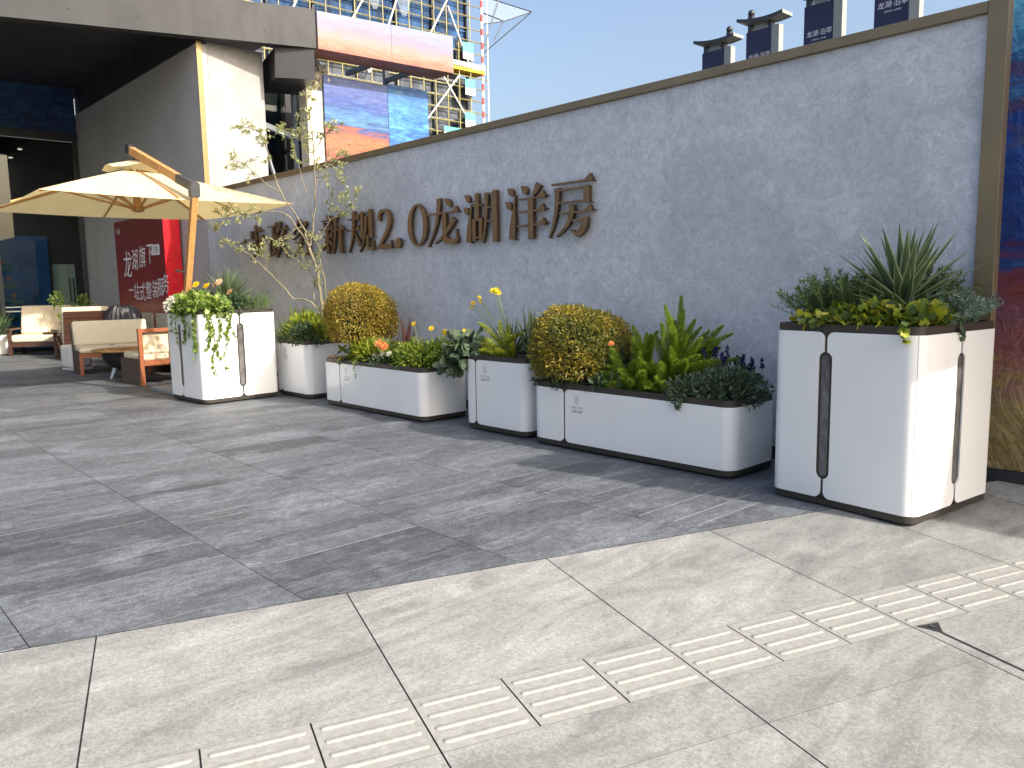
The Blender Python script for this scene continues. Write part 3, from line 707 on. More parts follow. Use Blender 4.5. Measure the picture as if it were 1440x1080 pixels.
def flower(mb, p, r, n=12, mi=0, up=(0, 0, 1), layers=2):
    up = np.array(up, float)
    for l in range(layers):
        a = np.arange(n) * 2 * math.pi / n + l * .3; x = unit(np.cross(up, [0.3, 1, .2])); y = np.cross(unit(up), x)
        D = np.cos(a)[:, None] * x + np.sin(a)[:, None] * y + unit(up) * (.25 + .55 * l)
        inst(mb, PETAL, np.repeat([p], n, 0) + np.array([0, 0, .002 * l]), D, np.repeat([up], n, 0), r * (1 - .28 * l) * rng.uniform(.85, 1.1, n), r * .5, mi)

MAT['l_gold'] = leafmat('golden_leaf', [(0, (.15, .10, .02)), (.25, (.30, .21, .028)), (.55, (.46, .34, .045)), (.8, (.58, .46, .07)), (1, (.30, .31, .05))], .4, .3, alt=(.27, .19, .03))
MAT['l_gold2'] = leafmat('golden_green_leaf', [(0, (.09, .075, .02)), (.2, (.18, .18, .028)), (.5, (.40, .31, .038)), (.75, (.52, .36, .05)), (1, (.17, .21, .03))], .4, .25, alt=(.12, .14, .03))
MAT['l_fox'] = leafmat('foxtail_needle', [(0, (.06, .13, .012)), (.4, (.19, .31, .022)), (1, (.46, .58, .06))], .5, .24)
MAT['l_foxy'] = leafmat('yellow_foxtail_needle', [(0, (.09, .14, .012)), (.4, (.28, .36, .025)), (1, (.58, .58, .06))], .5, .24)
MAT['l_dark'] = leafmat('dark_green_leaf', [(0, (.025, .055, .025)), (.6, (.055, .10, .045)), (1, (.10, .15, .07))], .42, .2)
MAT['l_sage'] = leafmat('sage_leaf', [(0, (.05, .085, .05)), (.6, (.10, .15, .085)), (1, (.17, .22, .13))], .6, .2)
MAT['l_mid'] = leafmat('mid_green_leaf', [(0, (.07, .12, .022)), (.5, (.17, .25, .03)), (1, (.34, .40, .05))], .4, .32)
MAT['l_lime'] = leafmat('lime_leaf', [(0, (.12, .20, .02)), (.5, (.25, .34, .03)), (.85, (.44, .46, .05)), (1, (.54, .50, .06))], .42, .35)
MAT['l_ivy'] = leafmat('lime_ivy_leaf', [(0, (.06, .11, .04)), (.35, (.11, .17, .04)), (.6, (.24, .31, .035)), (.88, (.44, .46, .04)), (1, (.50, .46, .06))], .38, .32)
MAT['l_trail'] = leafmat('trailing_ivy_leaf', [(0, (.07, .14, .03)), (.4, (.17, .28, .05)), (.8, (.30, .40, .08)), (1, (.50, .54, .24))], .4, .32)
MAT['l_rosemary'] = leafmat('rosemary_needle', [(0, (.05, .09, .03)), (.6, (.09, .155, .055)), (1, (.20, .27, .09))], .6, .15)
MAT['l_silver'] = leafmat('silver_blue_leaf', [(0, (.12, .19, .16)), (.6, (.21, .31, .27)), (1, (.33, .42, .38))], .6, .15)
MAT['l_pale'] = leafmat('pale_green_leaf', [(0, (.12, .19, .07)), (.6, (.24, .33, .13)), (1, (.40, .46, .24))], .5, .3)
MAT['l_agave'] = leafmat('agave_leaf', [(0, (.075, .135, .075)), (1, (.13, .20, .105))], .5, .12)
MAT['l_agave_edge'] = leafmat('agave_margin', [(0, (.27, .33, .17)), (1, (.40, .44, .26))], .5, .15)
MAT['l_strap'] = leafmat('strap_leaf', [(0, (.06, .11, .055)), (1, (.13, .19, .09))], .45, .2)
MAT['l_strap_edge'] = leafmat('strap_leaf_edge', [(0, (.12, .18, .08)), (1, (.22, .28, .14))], .45, .2)
MAT['l_red'] = leafmat('cordyline_leaf', [(0, (.06, .025, .025)), (1, (.20, .085, .075))], .5, .3)
MAT['l_olive'] = leafmat('olive_leaf', [(0, (.17, .21, .08)), (.5, (.36, .38, .17)), (.85, (.52, .53, .29)), (1, (.66, .65, .44))], .5, .3)
MAT['l_white'] = leafmat('white_flower_head', [(0, (.42, .46, .36)), (.4, (.62, .64, .56)), (1, (.80, .80, .74))], .6, .2)
MAT['f_yellow'] = leafmat('yellow_petal', [(0, (.75, .52, .01)), (1, (.90, .72, .04))], .5, .3)
MAT['f_orange'] = leafmat('orange_petal', [(0, (.80, .26, .06)), (1, (.90, .42, .18))], .5, .3)
MAT['f_peach'] = leafmat('peach_petal', [(0, (.85, .50, .30)), (1, (.90, .62, .42))], .5, .3)
MAT['f_white'] = leafmat('white_petal', [(0, (.75, .74, .66)), (1, (.85, .84, .78))], .5, .3)
MAT['f_blue'] = leafmat('blue_spike_floret', [(0, (.012, .008, .10)), (1, (.045, .03, .24))], .5, .2)

def ball_shrub(c, r, label, mat):
    """clipped dome of tiny leaves over a twiggy heart"""
    root = thing('clipped_shrub', label, 'shrub', c)
    mb = MB(); n = 21000; d = rdir(n); d = d[d[:, 2] > -.62]; n = len(d)
    sn = 1 + .04 * rng.normal(size=n) * (rng.random(n) < .3) + .07 * np.sin(d[:, 0] * 3.1 + d[:, 1] * 2.3 + c[0] * 2) + .035 * np.sin(d[:, 0] * 9 + d[:, 2] * 5 + c[0]) * np.cos(d[:, 1] * 8 + 1) + .02 * np.sin(d[:, 2] * 21 + d[:, 0] * 17)
    flat = np.clip(1.06 - .0 * d[:, 2], 0, 1.1)
    # squarer dome: superellipse radius
    sq = 1 / (np.abs(d[:, 0]) ** 2.6 + np.abs(d[:, 1]) ** 2.6 + np.abs(d[:, 2]) ** 2.6) ** (1 / 2.6)
    rr = sn * sq * (1 - .22 * rng.random(n) ** 2.2)
    p = d * np.array(r) * rr[:, None]
    D = d + .95 * rng.normal(size=(n, 3)) * .75
    inst(mb, LEAF, p, D, d + .9 * rdir(n), .026 * rng.uniform(.5, 1.35, n), .0145 * rng.uniform(.7, 1.2, n))
    k = rng.choice(n, 520); inst(mb, LEAF, p[k] * 1.03, d[k] + .5 * rdir(520), rdir(520), .045, .015)
    mb.build('foliage', mat, root)
    mb = MB()
    for i in range(90):
        e = rdir(1)[0]; e[2] = abs(e[2]) - .25; e = e * np.array(r) * .9
        mb.tube(bez((0, 0, -r[2] * .9), tuple(e), tuple(rng.normal(size=3) * .05), 4), [.010, .008, .006, .004, .002], 5)
    mb.build('twigs', 'twig', root)
    mb = MB(); mb.tube([(0, 0, -r[2] - .12), (.01, .01, -r[2] * .5), (0, 0, 0)], [.022, .018, .012], 7); mb.build('trunk', 'twig', root)
    # dense inside, its shade put into the colour with dark leaves
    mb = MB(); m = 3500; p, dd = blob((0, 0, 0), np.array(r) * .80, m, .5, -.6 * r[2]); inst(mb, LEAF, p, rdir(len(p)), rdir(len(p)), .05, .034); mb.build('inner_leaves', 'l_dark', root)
    return root
ball_shrub((-4.82, 5.24, .865), (.435, .40, .345), 'domed golden shrub left of the bright foxtail ferns, in the nearer long planter', 'l_gold2')
ball_shrub((-8.33, 5.17, 1.06), (.46, .40, .38), 'round golden shrub beside the olive tree, in the farther long planter', 'l_gold')

# foxtail ferns in the long planter
TIPS = [(-3.85, 5.4, 1.32), (-3.90, 5.25, 1.25), (-3.86, 5.45, 1.2), (-3.75, 5.45, 1.13), (-3.62, 5.35, 1.08), (-4.31, 5.35, 1.07), (-3.49, 5.45, 1.09), (-3.4, 5.45, 1.03), (-3.58, 5.4, 1.05), (-4.50, 5.2, .93), (-4.45, 5.13, .74), (-4.36, 5.03, .62), (-3.73, 5.1, .93), (-3.68, 5.25, 1.02), (-3.58, 5.1, .84), (-4.03, 5.1, .88), (-3.79, 5.0, .70), (-3.88, 4.97, .62), (-4.2, 5.03, .73), (-3.95, 5.15, .92), (-3.97, 5.25, 1.04), (-3.87, 5.35, 1.12), (-4.05, 5.1, .95), (-4.0, 5.2, 1.02), (-3.94, 5.05, .80), (-4.15, 5.0, .68), (-4.28, 4.98, .60), (-3.75, 5.0, .82), (-3.70, 4.97, .66), (-3.82, 5.2, 1.15), (-3.78, 5.3, 1.02), (-3.55, 5.25, 1.0), (-3.5, 5.3, .98), (-4.05, 5.3, 1.0), (-3.92, 5.15, 1.02), (-4.0, 4.97, .66), (-4.22, 5.25, .98), (-4.12, 5.3, 1.02), (-4.10, 5.1, .80), (-3.98, 5.0, .70)]
def fern(name, label, groups, rad, n, mat):
    root = thing(name, label, 'fern', groups[0][0])
    o = Vector(groups[0][0])
    for base, tips in groups:
        for tp in tips:
            mb = MB(); b = Vector(base) - o; b += Vector((rng.uniform(-.11, .11), rng.uniform(-.08, .08), 0)); e = Vector(tp) - o
            L = (e - b).length; up_ = Vector((0, 0, 1)) * L * .13 + (Vector((e.x - b.x, e.y - b.y, 0)) * -.12)
            plume(mb, b, e, up_, rad * rng.uniform(.85, 1.15), int(n * (L / .55 + .25)))
            pth = [tuple(q) for q in bez(b, e, up_, 6)]
            mb.tube(pth, [.004, .0035, .003, .0028, .0024, .002, .0012], 4)
            mb.build('plume', mat, root)
    return root
bx = [(-4.12, 5.22, .53), (-3.84, 5.26, .53), (-4.30, 5.18, .53)]
near = [[], []]
for tp in TIPS: near[0 if tp[0] < -3.93 else 1].append(tp)
fern('foxtail_fern', 'bright green foxtail fern with tall upright plumes, left of the dark sage', [(bx[1], near[1] + [(q[0] + rng.uniform(-.14, .14), min(5.5, max(4.98, q[1] + rng.uniform(-.14, .14))), .55 + (q[2] - .55) * rng.uniform(.55, .92)) for q in near[1] if q[2] > .85])], .052, 2400, 'l_fox')
fern('foxtail_fern', 'bright green foxtail fern with low plumes leaning left over the golden dome', [(bx[0], near[0] + [(q[0] + rng.uniform(-.12, .14), min(5.5, max(4.98, q[1] + rng.uniform(-.12, .12))), .55 + (q[2] - .55) * rng.uniform(.5, .92)) for q in near[0][::2]])], .052, 2400, 'l_fox')
t2 = [(-6.00, 5.06, .80), (-5.86, 5.04, .80), (-5.95, 5.10, .92), (-5.80, 5.08, .86), (-6.14, 5.18, 1.06), (-5.72, 5.05, .82), (-5.62, 5.15, .95), (-5.56, 5.12, .88), (-5.90, 5.25, 1.08), (-5.72, 5.22, 1.05), (-6.06, 5.1, .9), (-5.50, 5.2, .98), (-5.66, 5.08, .80), (-6.1, 5.06, .82)]
fern('foxtail_fern', 'yellow green foxtail fern spilling over the planter below the yellow flowers', [((-5.82, 5.24, .70), t2)], .045, 1300, 'l_foxy')

def shrub(name, label, cat, T, parts, mat, L, Wd, upb=.35, shell=.6, jit=.7, stems=0):
    c0 = parts[0][0]; root = thing(name, label, cat, (c0[0], c0[1], c0[2] - .0))
    mb = MB()
    for c, r, n in parts: mound(mb, T, np.array(c) - np.array(c0), r, n, L, Wd, shell, upb, jit, zmin=-.06 + c[2] - c0[2])
    mb.build('foliage', mat, root)
    mb = MB()
    for c, r, n in parts:
        for k in range(stems or 7):
            e = np.array(c) - np.array(c0) + rdir(1)[0] * np.array(r) * .6; e[2] = abs(e[2] - (c[2] - c0[2])) + c[2] - c0[2]
            b = np.array(c) - np.array(c0) + np.array([rng.uniform(-.3, .3) * r[0], rng.uniform(-.3, .3) * r[1], -.05]); mb.tube(bez(tuple(b), tuple(e), (0, 0, .02), 3), [.004, .003, .0025, .0015], 4)
    mb.build('stems', 'stem', root)
    return root

# --- nearer long planter: dark sage with blue spikes, and small fillers
sg = shrub('sage_plant', 'dark grey green sage with blue flower spikes at the right end of the long planter', 'plant', LEAF, [((-3.42, 5.2, .58), (.36, .26, .20), 1700), ((-3.25, 5.32, .62), (.24, .2, .22), 800), ((-3.60, 5.05, .56), (.16, .12, .15), 420)], 'l_sage', .056, .024, .25, .75)
o = Vector(sg.location)
for k in range(17):
    mb = MB(); b = Vector((-3.55 + .028 * k + rng.uniform(-.03, .03), 5.36 + rng.uniform(-.08, .08), .72)) - o; e = b + Vector((rng.uniform(-.04, .04), rng.uniform(-.03, .03), rng.uniform(.14, .27) - .007 * k))
    mb.tube([b, e], [.003, .0015], 4, 1)
    n = 46; t = rng.random(n) ** .8 * .62 + .38; P = np.array(b) + (np.array(e) - np.array(b)) * t[:, None]; q = unit(rdir(n) * np.array([1, 1, .3]))
    inst(mb, PETAL, P, q + np.array([0, 0, .5]), rdir(n), .022 * (1.25 - .6 * t), .016); mb.build('flower_spike', ['f_blue', 'stem'], sg)
shrub('leafy_plant', 'small dark leafy plant in the gap between the golden dome and the foxtail ferns', 'plant', LEAF, [((-4.42, 5.30, .62), (.17, .17, .28), 420), ((-4.36, 5.05, .56), (.16, .1, .11), 220)], 'l_dark', .06, .03)
shrub('ground_cover', 'dark straggly foliage at the foot of the golden dome, hanging over the left rim', 'plant', LEAF, [((-5.02, 5.08, .56), (.17, .14, .10), 360), ((-4.75, 5.03, .55), (.2, .1, .07), 260)], 'l_dark', .04, .02)
mg = thing('marigold', 'single small orange flower between golden dome and ferns', 'flower', (-4.40, 5.20, .56))
mb = MB(); mb.tube([(0, 0, 0), (.01, -.01, .2), (0, -.02, .36)], .003, 5); mb.build('stem', 'stem', mg)
mb = MB()
for k in range(3): flower(mb, (0, -.02, .36 + k * .006), .030 - k * .005, 11, up=(.4, -.6, .7))
mb.build('blossom', 'f_orange', mg)
def trail(name, label, pts, n, T, mat, L, w, cat='plant'):
    root = thing(name, label, cat, pts[0]); o = Vector(pts[0]); P = [Vector(p) - o for p in pts]
    mb = MB(); mb.tube(P, .0022, 4); mb.build('stem', 'stem', root)
    mb = MB(); A = np.array([tuple(p) for p in P]); f = rng.random(n) * (len(A) - 1); k = np.minimum(f.astype(int), len(A) - 2)
    p = A[k] + (A[k + 1] - A[k]) * (f - k)[:, None] + rng.normal(size=(n, 3)) * .006
    inst(mb, T, p, rdir(n) + np.array([.1, -.5, -.3]), np.repeat([[.2, -1, .4]], n, 0) + .6 * rdir(n), L * rng.uniform(.6, 1.2, n), w * rng.uniform(.7, 1.1, n)); mb.build('leaves', mat, root)
    return root
trail('trailing_sprig', 'short dark sprig hanging over the front rim below the sage', [(-3.52, 4.99, .60), (-3.51, 4.948, .58), (-3.53, 4.93, .53), (-3.55, 4.935, .48)], 40, LEAF, 'l_sage', .035, .018)

# --- mid-height planter with yellow flowers
cl = thing('yellow_lily', 'strap-leaved plant with tall stems of yellow flowers above the ferns', 'plant', (-5.86, 5.36, .70))
mb = MB(); rosette(mb, None, (0, 0, 0), 30, .50, .034, (.1, 1.15), 0, .35); mb.build('leaves', ['l_strap', 'l_strap_edge'], cl)
for q, r_ in (((-6.02, 5.28, 1.37), .042), ((-5.94, 5.27, 1.36), .045), ((-5.985, 5.29, 1.385), .03), ((-6.29, 5.24, 1.25), .03), ((-6.20, 5.25, 1.31), .024), ((-6.19, 5.25, 1.27), .022), ((-6.31, 5.24, 1.21), .022), ((-6.35, 5.17, .97), .03)):
    e = Vector(q) - Vector(cl.location); mb = MB(); mb.tube(bez((rng.uniform(-.03, .03), 0, .02), e, (.03, 0, .05), 6), .0032, 5); mb.build('stem', 'stem', cl)
    mb = MB(); flower(mb, tuple(e), r_, 9, up=(.2, -.6, .75)); flower(mb, tuple(e + Vector((.012, 0, -.006))), r_ * .7, 8, up=(.8, -.3, .3)); mb.build('blossom', 'f_yellow', cl)
yk = thing('sword_leaf_plant', 'few upright sword-shaped leaves right of the yellow flower stems', 'plant', (-5.62, 5.38, .70))
mb = MB(); rosette(mb, None, (0, 0, 0), 9, .60, .048, (.02, .42), 0, .1); mb.build('leaves', ['l_strap', 'l_agave_edge'], yk)
shrub('upright_shrub', 'thin grey green upright sprigs beside the golden dome', 'shrub', NEEDLE, [((-5.44, 5.40, .76), (.10, .10, .44), 1500)], 'l_silver', .045, .011, .8, .9)
shrub('broad_leaf_plant', 'dark plant with large round leaves drooping over the left corner of the planter', 'plant', ROUND, [((-6.22, 5.15, .74), (.23, .22, .24), 190), ((-6.36, 5.05, .66), (.14, .14, .14), 70)], 'l_sage', .115, .10, -.1, .8, .5)

# --- farther long planter
shrub('leafy_shrub', 'fresh green leafy shrub filling the right half of the farther long planter', 'shrub', LEAF, [((-6.98, 5.16, .60), (.40, .31, .30), 2100), ((-7.22, 5.10, .58), (.26, .22, .24), 900), ((-6.84, 5.3, .62), (.24, .22, .30), 700)], 'l_mid', .054, .026, .4, .7)
shrub('yellow_green_plant', 'yellow green spiky foliage in front of the round golden shrub', 'plant', BLADE, [((-7.98, 5.06, .60), (.32, .18, .26), 1500), ((-7.70, 5.15, .62), (.24, .18, .26), 800)], 'l_lime', .08, .014, .6, .8)
gl_ = shrub('large_leaf_plant', 'plant with a few big glossy green leaves hanging over the panel slot', 'plant', ROUND, [((-8.30, 4.97, .62), (.16, .10, .16), 34)], 'l_mid', .12, .11, -.2, .8, .5)
shrub('low_plant', 'low dark leafy plants under the orange and white flowers', 'plant', LEAF, [((-7.62, 5.02, .56), (.30, .13, .12), 520), ((-7.95, 5.0, .55), (.2, .1, .12), 260)], 'l_dark', .055, .028)
shrub('dried_seedlings', 'small pale pinkish seedlings at the left end of the farther long planter', 'plant', LEAF, [((-8.60, 4.98, .55), (.13, .09, .07), 160)], 'f_peach', .025, .018)
cd = thing('red_cordyline', 'narrow dark red spiky leaves right of the round golden shrub', 'plant', (-7.42, 5.20, .54))
mb = MB(); rosette(mb, None, (0, 0, 0), 13, .66, .036, (.02, .34), 0, .12); mb.build('leaves', ['l_red', 'l_red'], cd)
def flowers(name, label, pts, base, mat, r_, layers=2, n=11):
    root = thing(name, label, 'flower', base)
    for q in pts:
        e = Vector(q) - Vector(base); mb = MB(); mb.tube(bez((e.x * .6, e.y * .6, 0), e, (0, 0, .02), 5), .0028, 5); mb.build('stem', 'stem', root)
        mb = MB(); u_ = (rng.uniform(-.1, .5), -.6, .6)
        for k in range(layers): flower(mb, tuple(e + Vector((0, -.004 * k, .006 * k))), r_ * (1 - .22 * k), n, up=u_)
        mb.build('blossom', mat, root)
    return root
flowers('yellow_daisy', 'yellow daisies on thin stems above the fresh green shrub', [(-7.27, 5.2, 1.01), (-6.95, 5.2, .97), (-6.70, 5.18, .945), (-6.665, 5.17, .93), (-6.55, 5.2, .945)], (-6.95, 5.2, .58), 'f_yellow', .036)
flowers('orange_begonia', 'two orange begonia blooms low at the front rim', [(-7.66, 4.99, .79), (-7.52, 4.97, .755), (-7.58, 4.98, .77)], (-7.6, 5.0, .56), 'f_orange', .058, 4)
flowers('white_begonia', 'small white blooms below the orange begonias', [(-7.54, 4.95, .68), (-7.42, 4.96, .69), (-7.72, 4.96, .65), (-7.66, 4.96, .64)], (-7.56, 4.98, .56), 'f_white', .036, 3)
trail('trailing_sprig', 'thin yellow green sprig hanging down over the logo of the farther long planter', [(-8.02, 4.93, .62), (-8.0, 4.876, .585), (-8.01, 4.862, .50), (-7.99, 4.87, .38)], 34, LEAF, 'l_lime', .032, .014)

# --- planter of the olive tree
shrub('golden_fern', 'yellow green ferny foliage around the foot of the olive tree', 'plant', BLADE, [((-9.66, 5.16, .80), (.36, .26, .34), 1900), ((-9.36, 5.2, .82), (.20, .18, .30), 700)], 'l_lime', .10, .020, .6, .75)
shrub('dark_shrub', 'dark green dense shrub at the right rim below the olive tree', 'shrub', LEAF, [((-9.42, 5.04, .76), (.30, .20, .28), 1500)], 'l_dark', .045, .022)
shrub('pale_shrub', 'pale green bushy plant at the left rim below the olive tree', 'shrub', BLADE, [((-10.0, 5.06, .75), (.24, .22, .26), 1300)], 'l_pale', .06, .018, .5)

TREE = {
 'trunk': [(-9.36, 5.26, .68), (-9.38, 5.26, 1.1), (-9.39, 5.25, 1.23), (-9.42, 5.24, 1.52), (-9.44, 5.23, 1.71), (-9.53, 5.19, 1.95)],
 'trunk2': [(-9.39, 5.28, .9), (-9.385, 5.31, 1.2), (-9.37, 5.31, 1.47), (-9.43, 5.29, 1.75), (-9.46, 5.28, 2.02)],
 'low': [(-9.39, 5.25, .72), (-9.42, 5.24, 1.1), (-9.48, 5.21, 1.18), (-9.56, 5.13, 1.27), (-9.7, 5.01, 1.30), (-9.77, 4.96, 1.4), (-10.02, 4.82, 1.67), (-10.23, 4.67, 1.89), (-10.48, 4.56, 2.01), (-10.69, 4.47, 2.18)],
 'low2': [(-9.46, 5.22, 1.18), (-9.50, 5.21, 1.36), (-9.53, 5.24, 1.55), (-9.73, 5.19, 1.85)],
 'left': [(-9.53, 5.19, 1.95), (-9.56, 5.07, 2.19), (-9.67, 4.92, 2.39), (-9.88, 4.77, 2.41), (-10.1, 4.62, 2.39), (-10.33, 4.52, 2.42), (-10.46, 4.46, 2.32)],
 'leftup': [(-9.53, 5.19, 1.95), (-9.62, 5.15, 2.23), (-9.91, 5.03, 2.67), (-10.05, 4.97, 3.1), (-10.15, 4.92, 3.43), (-10.29, 4.86, 3.52), (-10.45, 4.79, 3.58)],
 'lu2': [(-9.91, 5.03, 2.67), (-10.05, 4.86, 2.82), (-10.31, 4.74, 3.05), (-10.45, 4.68, 3.12)],
 'up': [(-9.53, 5.19, 1.95), (-9.53, 5.25, 2.19), (-9.51, 5.31, 2.71), (-9.51, 5.31, 3.23), (-9.55, 5.29, 3.69), (-9.57, 5.29, 3.92)],
 'up2': [(-9.51, 5.26, 2.3), (-9.54, 5.19, 2.66), (-9.63, 5.15, 3.02), (-9.73, 5.1, 3.39), (-9.83, 5.06, 3.49)],
 'r1': [(-9.46, 5.28, 2.02), (-9.32, 5.39, 2.28), (-9.16, 5.47, 2.37), (-8.97, 5.55, 2.55)],
 'r2': [(-9.51, 5.31, 2.71), (-9.47, 5.38, 2.97), (-9.32, 5.45, 3.05), (-9.17, 5.51, 3.1)],
 'r3': [(-9.5, 5.32, 2.84), (-9.21, 5.33, 2.84), (-9.05, 5.4, 2.84)],
 'r4': [(-9.51, 5.31, 3.16), (-9.36, 5.38, 3.37), (-9.15, 5.47, 3.45)],
 'r5': [(-9.32, 5.39, 2.28), (-9.32, 5.39, 2.47), (-9.17, 5.46, 2.6)],
 'low3': [(-10.02, 4.82, 1.67), (-10.1, 4.84, 1.84), (-10.06, 4.85, 1.95)],
 'm1': [(-9.62, 5.15, 2.23), (-9.67, 4.97, 2.12), (-9.72, 4.89, 1.98)],
 'u5': [(-9.51, 5.31, 3.02), (-9.56, 5.18, 3.24), (-9.62, 5.15, 3.47)]}
R0 = {'trunk': .028, 'trunk2': .013, 'low': .017, 'low2': .009, 'left': .012, 'leftup': .012, 'up': .013}
tr = thing('olive_tree', 'sparse young olive tree with thin bare branches, in front of the wall lettering', 'tree', (-9.38, 5.26, .68)); o = Vector(tr.location)
def smooth_path(P, k=5):
    out = []
    for i in range(len(P) - 1):
        a, b, c, d = P[max(i - 1, 0)], P[i], P[i + 1], P[min(i + 2, len(P) - 1)]
        for q in range(k):
            u = q / k; out.append(.5 * ((2 * b) + (c - a) * u + (2 * a - 5 * b + 4 * c - d) * u * u + (3 * b - a - 3 * c + d) * u ** 3))
    return out + [P[-1]]
tips = []
for nm, pts in TREE.items():
    P = smooth_path([Vector(p) - o for p in pts]); n = len(P); r0 = R0.get(nm, .0065)
    end = r0 * (.62 if nm == 'trunk' else .28)
    P = [p + Vector(rng.normal(size=3) * .006) if 0 < i < n - 1 else p for i, p in enumerate(P)]
    mb = MB(); mb.tube(P, [r0 + (end - r0) * i / (n - 1) for i in range(n)], 7); mb.build('trunk' if nm.startswith('trunk') else 'limb', 'bark', tr, smooth=179)
    if nm not in ('trunk',):
        st = int(n * (.75 if nm == 'trunk2' else .5)) if nm != 'low' else int(n * .78)
        for i in range(st, n):
            tips.append((P[i], (P[i] - P[max(i - 2, 0)]).normalized(), i == n - 1))
mb = MB(); tw = MB()
for p, d, last in tips:
    if not last and rng.random() > .9: continue
    for k in range(3 if last else rng.integers(1, 3)):
        e = (d * (1.0 if last else .35) + Vector(rng.normal(size=3)) * .75).normalized(); l = rng.uniform(.06, .20)
        q = p + e * l; tw.tube([p, p + e * l * .5 + Vector(rng.normal(size=3)) * .01, q], [.0026, .002, .0012], 4)
        m = rng.integers(12, 22); t = rng.random(m); Pp = np.array(p) + np.array(e) * (l * (.25 + .8 * t))[:, None]
        inst(mb, LEAF, Pp, np.array(e) * .8 + rdir(m), rdir(m), .050 * rng.uniform(.7, 1.25, m), .017 * rng.uniform(.7, 1.2, m))
mb.build('crown', 'l_olive', tr); tw.build('twigs', 'bark', tr)

# --- tall planter near the camera
TR = Matrix.Rotation(R(-6.5), 3, 'Z')
def nb(x, y, z): q = TR @ Vector((x, y, 0)); return (-2.1756 + q.x, 5.2686 + q.y, z)
ag = thing('variegated_agave', 'large spiky agave with cream leaf edges at the top of the near tall planter', 'agave', nb(.10, .02, 1.17))
mb = MB(); rosette(mb, None, (0, 0, .03), 84, .54, .066, (.14, 1.52), 0, .06, zs=.10); mb.build('leaves', ['l_agave', 'l_agave_edge'], ag)
mb = MB(); mb.lathe([(.03, -.02), (.05, .03), (.035, .12), (.006, .16)], seg=12); mb.build('heart', 'l_agave', ag)
def needlebush(name, label, centre, spread, n, h, mat, nl=.026, lean=.45, nw=.0042):
    root = thing(name, label, 'shrub', centre); mb = MB(); st = MB()
    for k in range(n):
        x, y = rng.uniform(-1, 1) * spread[0], rng.uniform(-1, 1) * spread[1]; edge = abs(x) / spread[0]
        b = Vector((x * .75, y * .75, -.01)); hh = h * rng.uniform(.55, 1.1) * (1 - .35 * edge)
        e = Vector((x + x / spread[0] * lean * h * rng.uniform(.2, .8) + rng.normal() * .03, y + y / spread[1] * lean * h * rng.uniform(.1, .7) + rng.normal() * .03, hh)); path = bez(b, e, (0, 0, hh * .2), 8)
        st.tube(path[::2], [.0026, .0024, .002, .0016, .001], 4)
        A = np.array([tuple(p) for p in path]); m = int(46 * hh / .2) + 10; f = (rng.random(m) ** .7) * 8; kk = np.minimum(f.astype(int), 7); P = A[kk] + (A[kk + 1] - A[kk]) * (f - kk)[:, None]; D = unit(A[kk + 1] - A[kk])
        q = unit(np.cross(D, rdir(m))); inst(mb, NEEDLE, P, q + D * rng.uniform(.4, 1.0, m)[:, None], rdir(m), nl * rng.uniform(.7, 1.25, m), nw)
    mb.build('needles', mat, root); st.build('stems', 'stem', root); return root
needlebush('rosemary_bush', 'dark rosemary bush at the left rim of the near tall planter', nb(-.22, .02, 1.15), (.27, .40), 330, .33, 'l_rosemary', .034, nw=.006)
needlebush('rosemary_bush', 'taller dark rosemary sprigs behind the agave in the near tall planter', nb(-.02, .30, 1.15), (.26, .13), 130, .42, 'l_rosemary', .034, nw=.006)
shrub('ivy', 'lime and yellow ivy spread along the front rim below the agave', 'ivy', IVY, [(nb(-.06, -.34, 1.17), (.32, .12, .10), 230), (nb(.18, -.33, 1.19), (.26, .14, .12), 230), (nb(.36, -.14, 1.18), (.11, .30, .10), 190), (nb(.02, -.42, 1.16), (.36, .06, .06), 110)], 'l_ivy', .058, .058, .25, .8, .6)
needlebush('silver_shrub', 'fine silvery blue shrub at the right rim of the near tall planter', nb(.31, .22, 1.16), (.16, .22), 230, .19, 'l_silver', .03, .7, .008)
trail('trailing_sprig', 'grey leaf hanging over the right rim of the near tall planter', [nb(.44, -.02, 1.19), nb(.485, -.03, 1.18), nb(.50, -.03, 1.13), nb(.50, -.035, 1.09)], 9, IVY, 'l_sage', .055, .05)
trail('trailing_sprig', 'lime ivy runner hanging over the front corner of the near tall planter', [nb(.36, -.44, 1.19), nb(.40, -.492, 1.18), nb(.41, -.50, 1.13), nb(.41, -.50, 1.08)], 11, IVY, 'l_ivy', .055, .055)

# --- tall planter below the parasol
def fb(x, y, z): x, y = x * 1.05, y * 1.05; return (-10.35 + .9986 * x - .0523 * y, 4.30 + .0523 * x + .9986 * y, z)
shrub('white_alyssum', 'low mound of tiny white flowers at the left rim of the parasol planter', 'flower', ROUND, [(fb(-.36, -.34, 1.19), (.22, .20, .19), 1300)], 'l_white', .028, .026, .4, .5)
shrub('ivy', 'fresh green ivy mound on the front corner of the parasol planter', 'ivy', IVY, [(fb(.22, -.36, 1.24), (.30, .22, .22), 420), (fb(.06, -.46, 1.18), (.26, .14, .20), 300), (fb(.44, -.28, 1.17), (.14, .24, .20), 300)], 'l_trail', .062, .058, .1, .8, .6)
dr = thing('spiky_dracaena', 'dark fine-leaved spiky rosette behind the roses in the parasol planter', 'plant', fb(.05, .10, 1.18))
mb = MB(); rosette(mb, None, (0, 0, .05), 170, .50, .017, (.10, 1.45), 0, .10, zs=.08); mb.build('leaves', ['l_strap', 'l_strap_edge'], dr)
shrub('rose_bush', 'dark green rose bush in the middle of the parasol planter', 'shrub', LEAF, [(fb(.25, .02, 1.18), (.28, .30, .24), 900), (fb(.0, -.16, 1.18), (.26, .24, .26), 600)], 'l_dark', .05, .03)
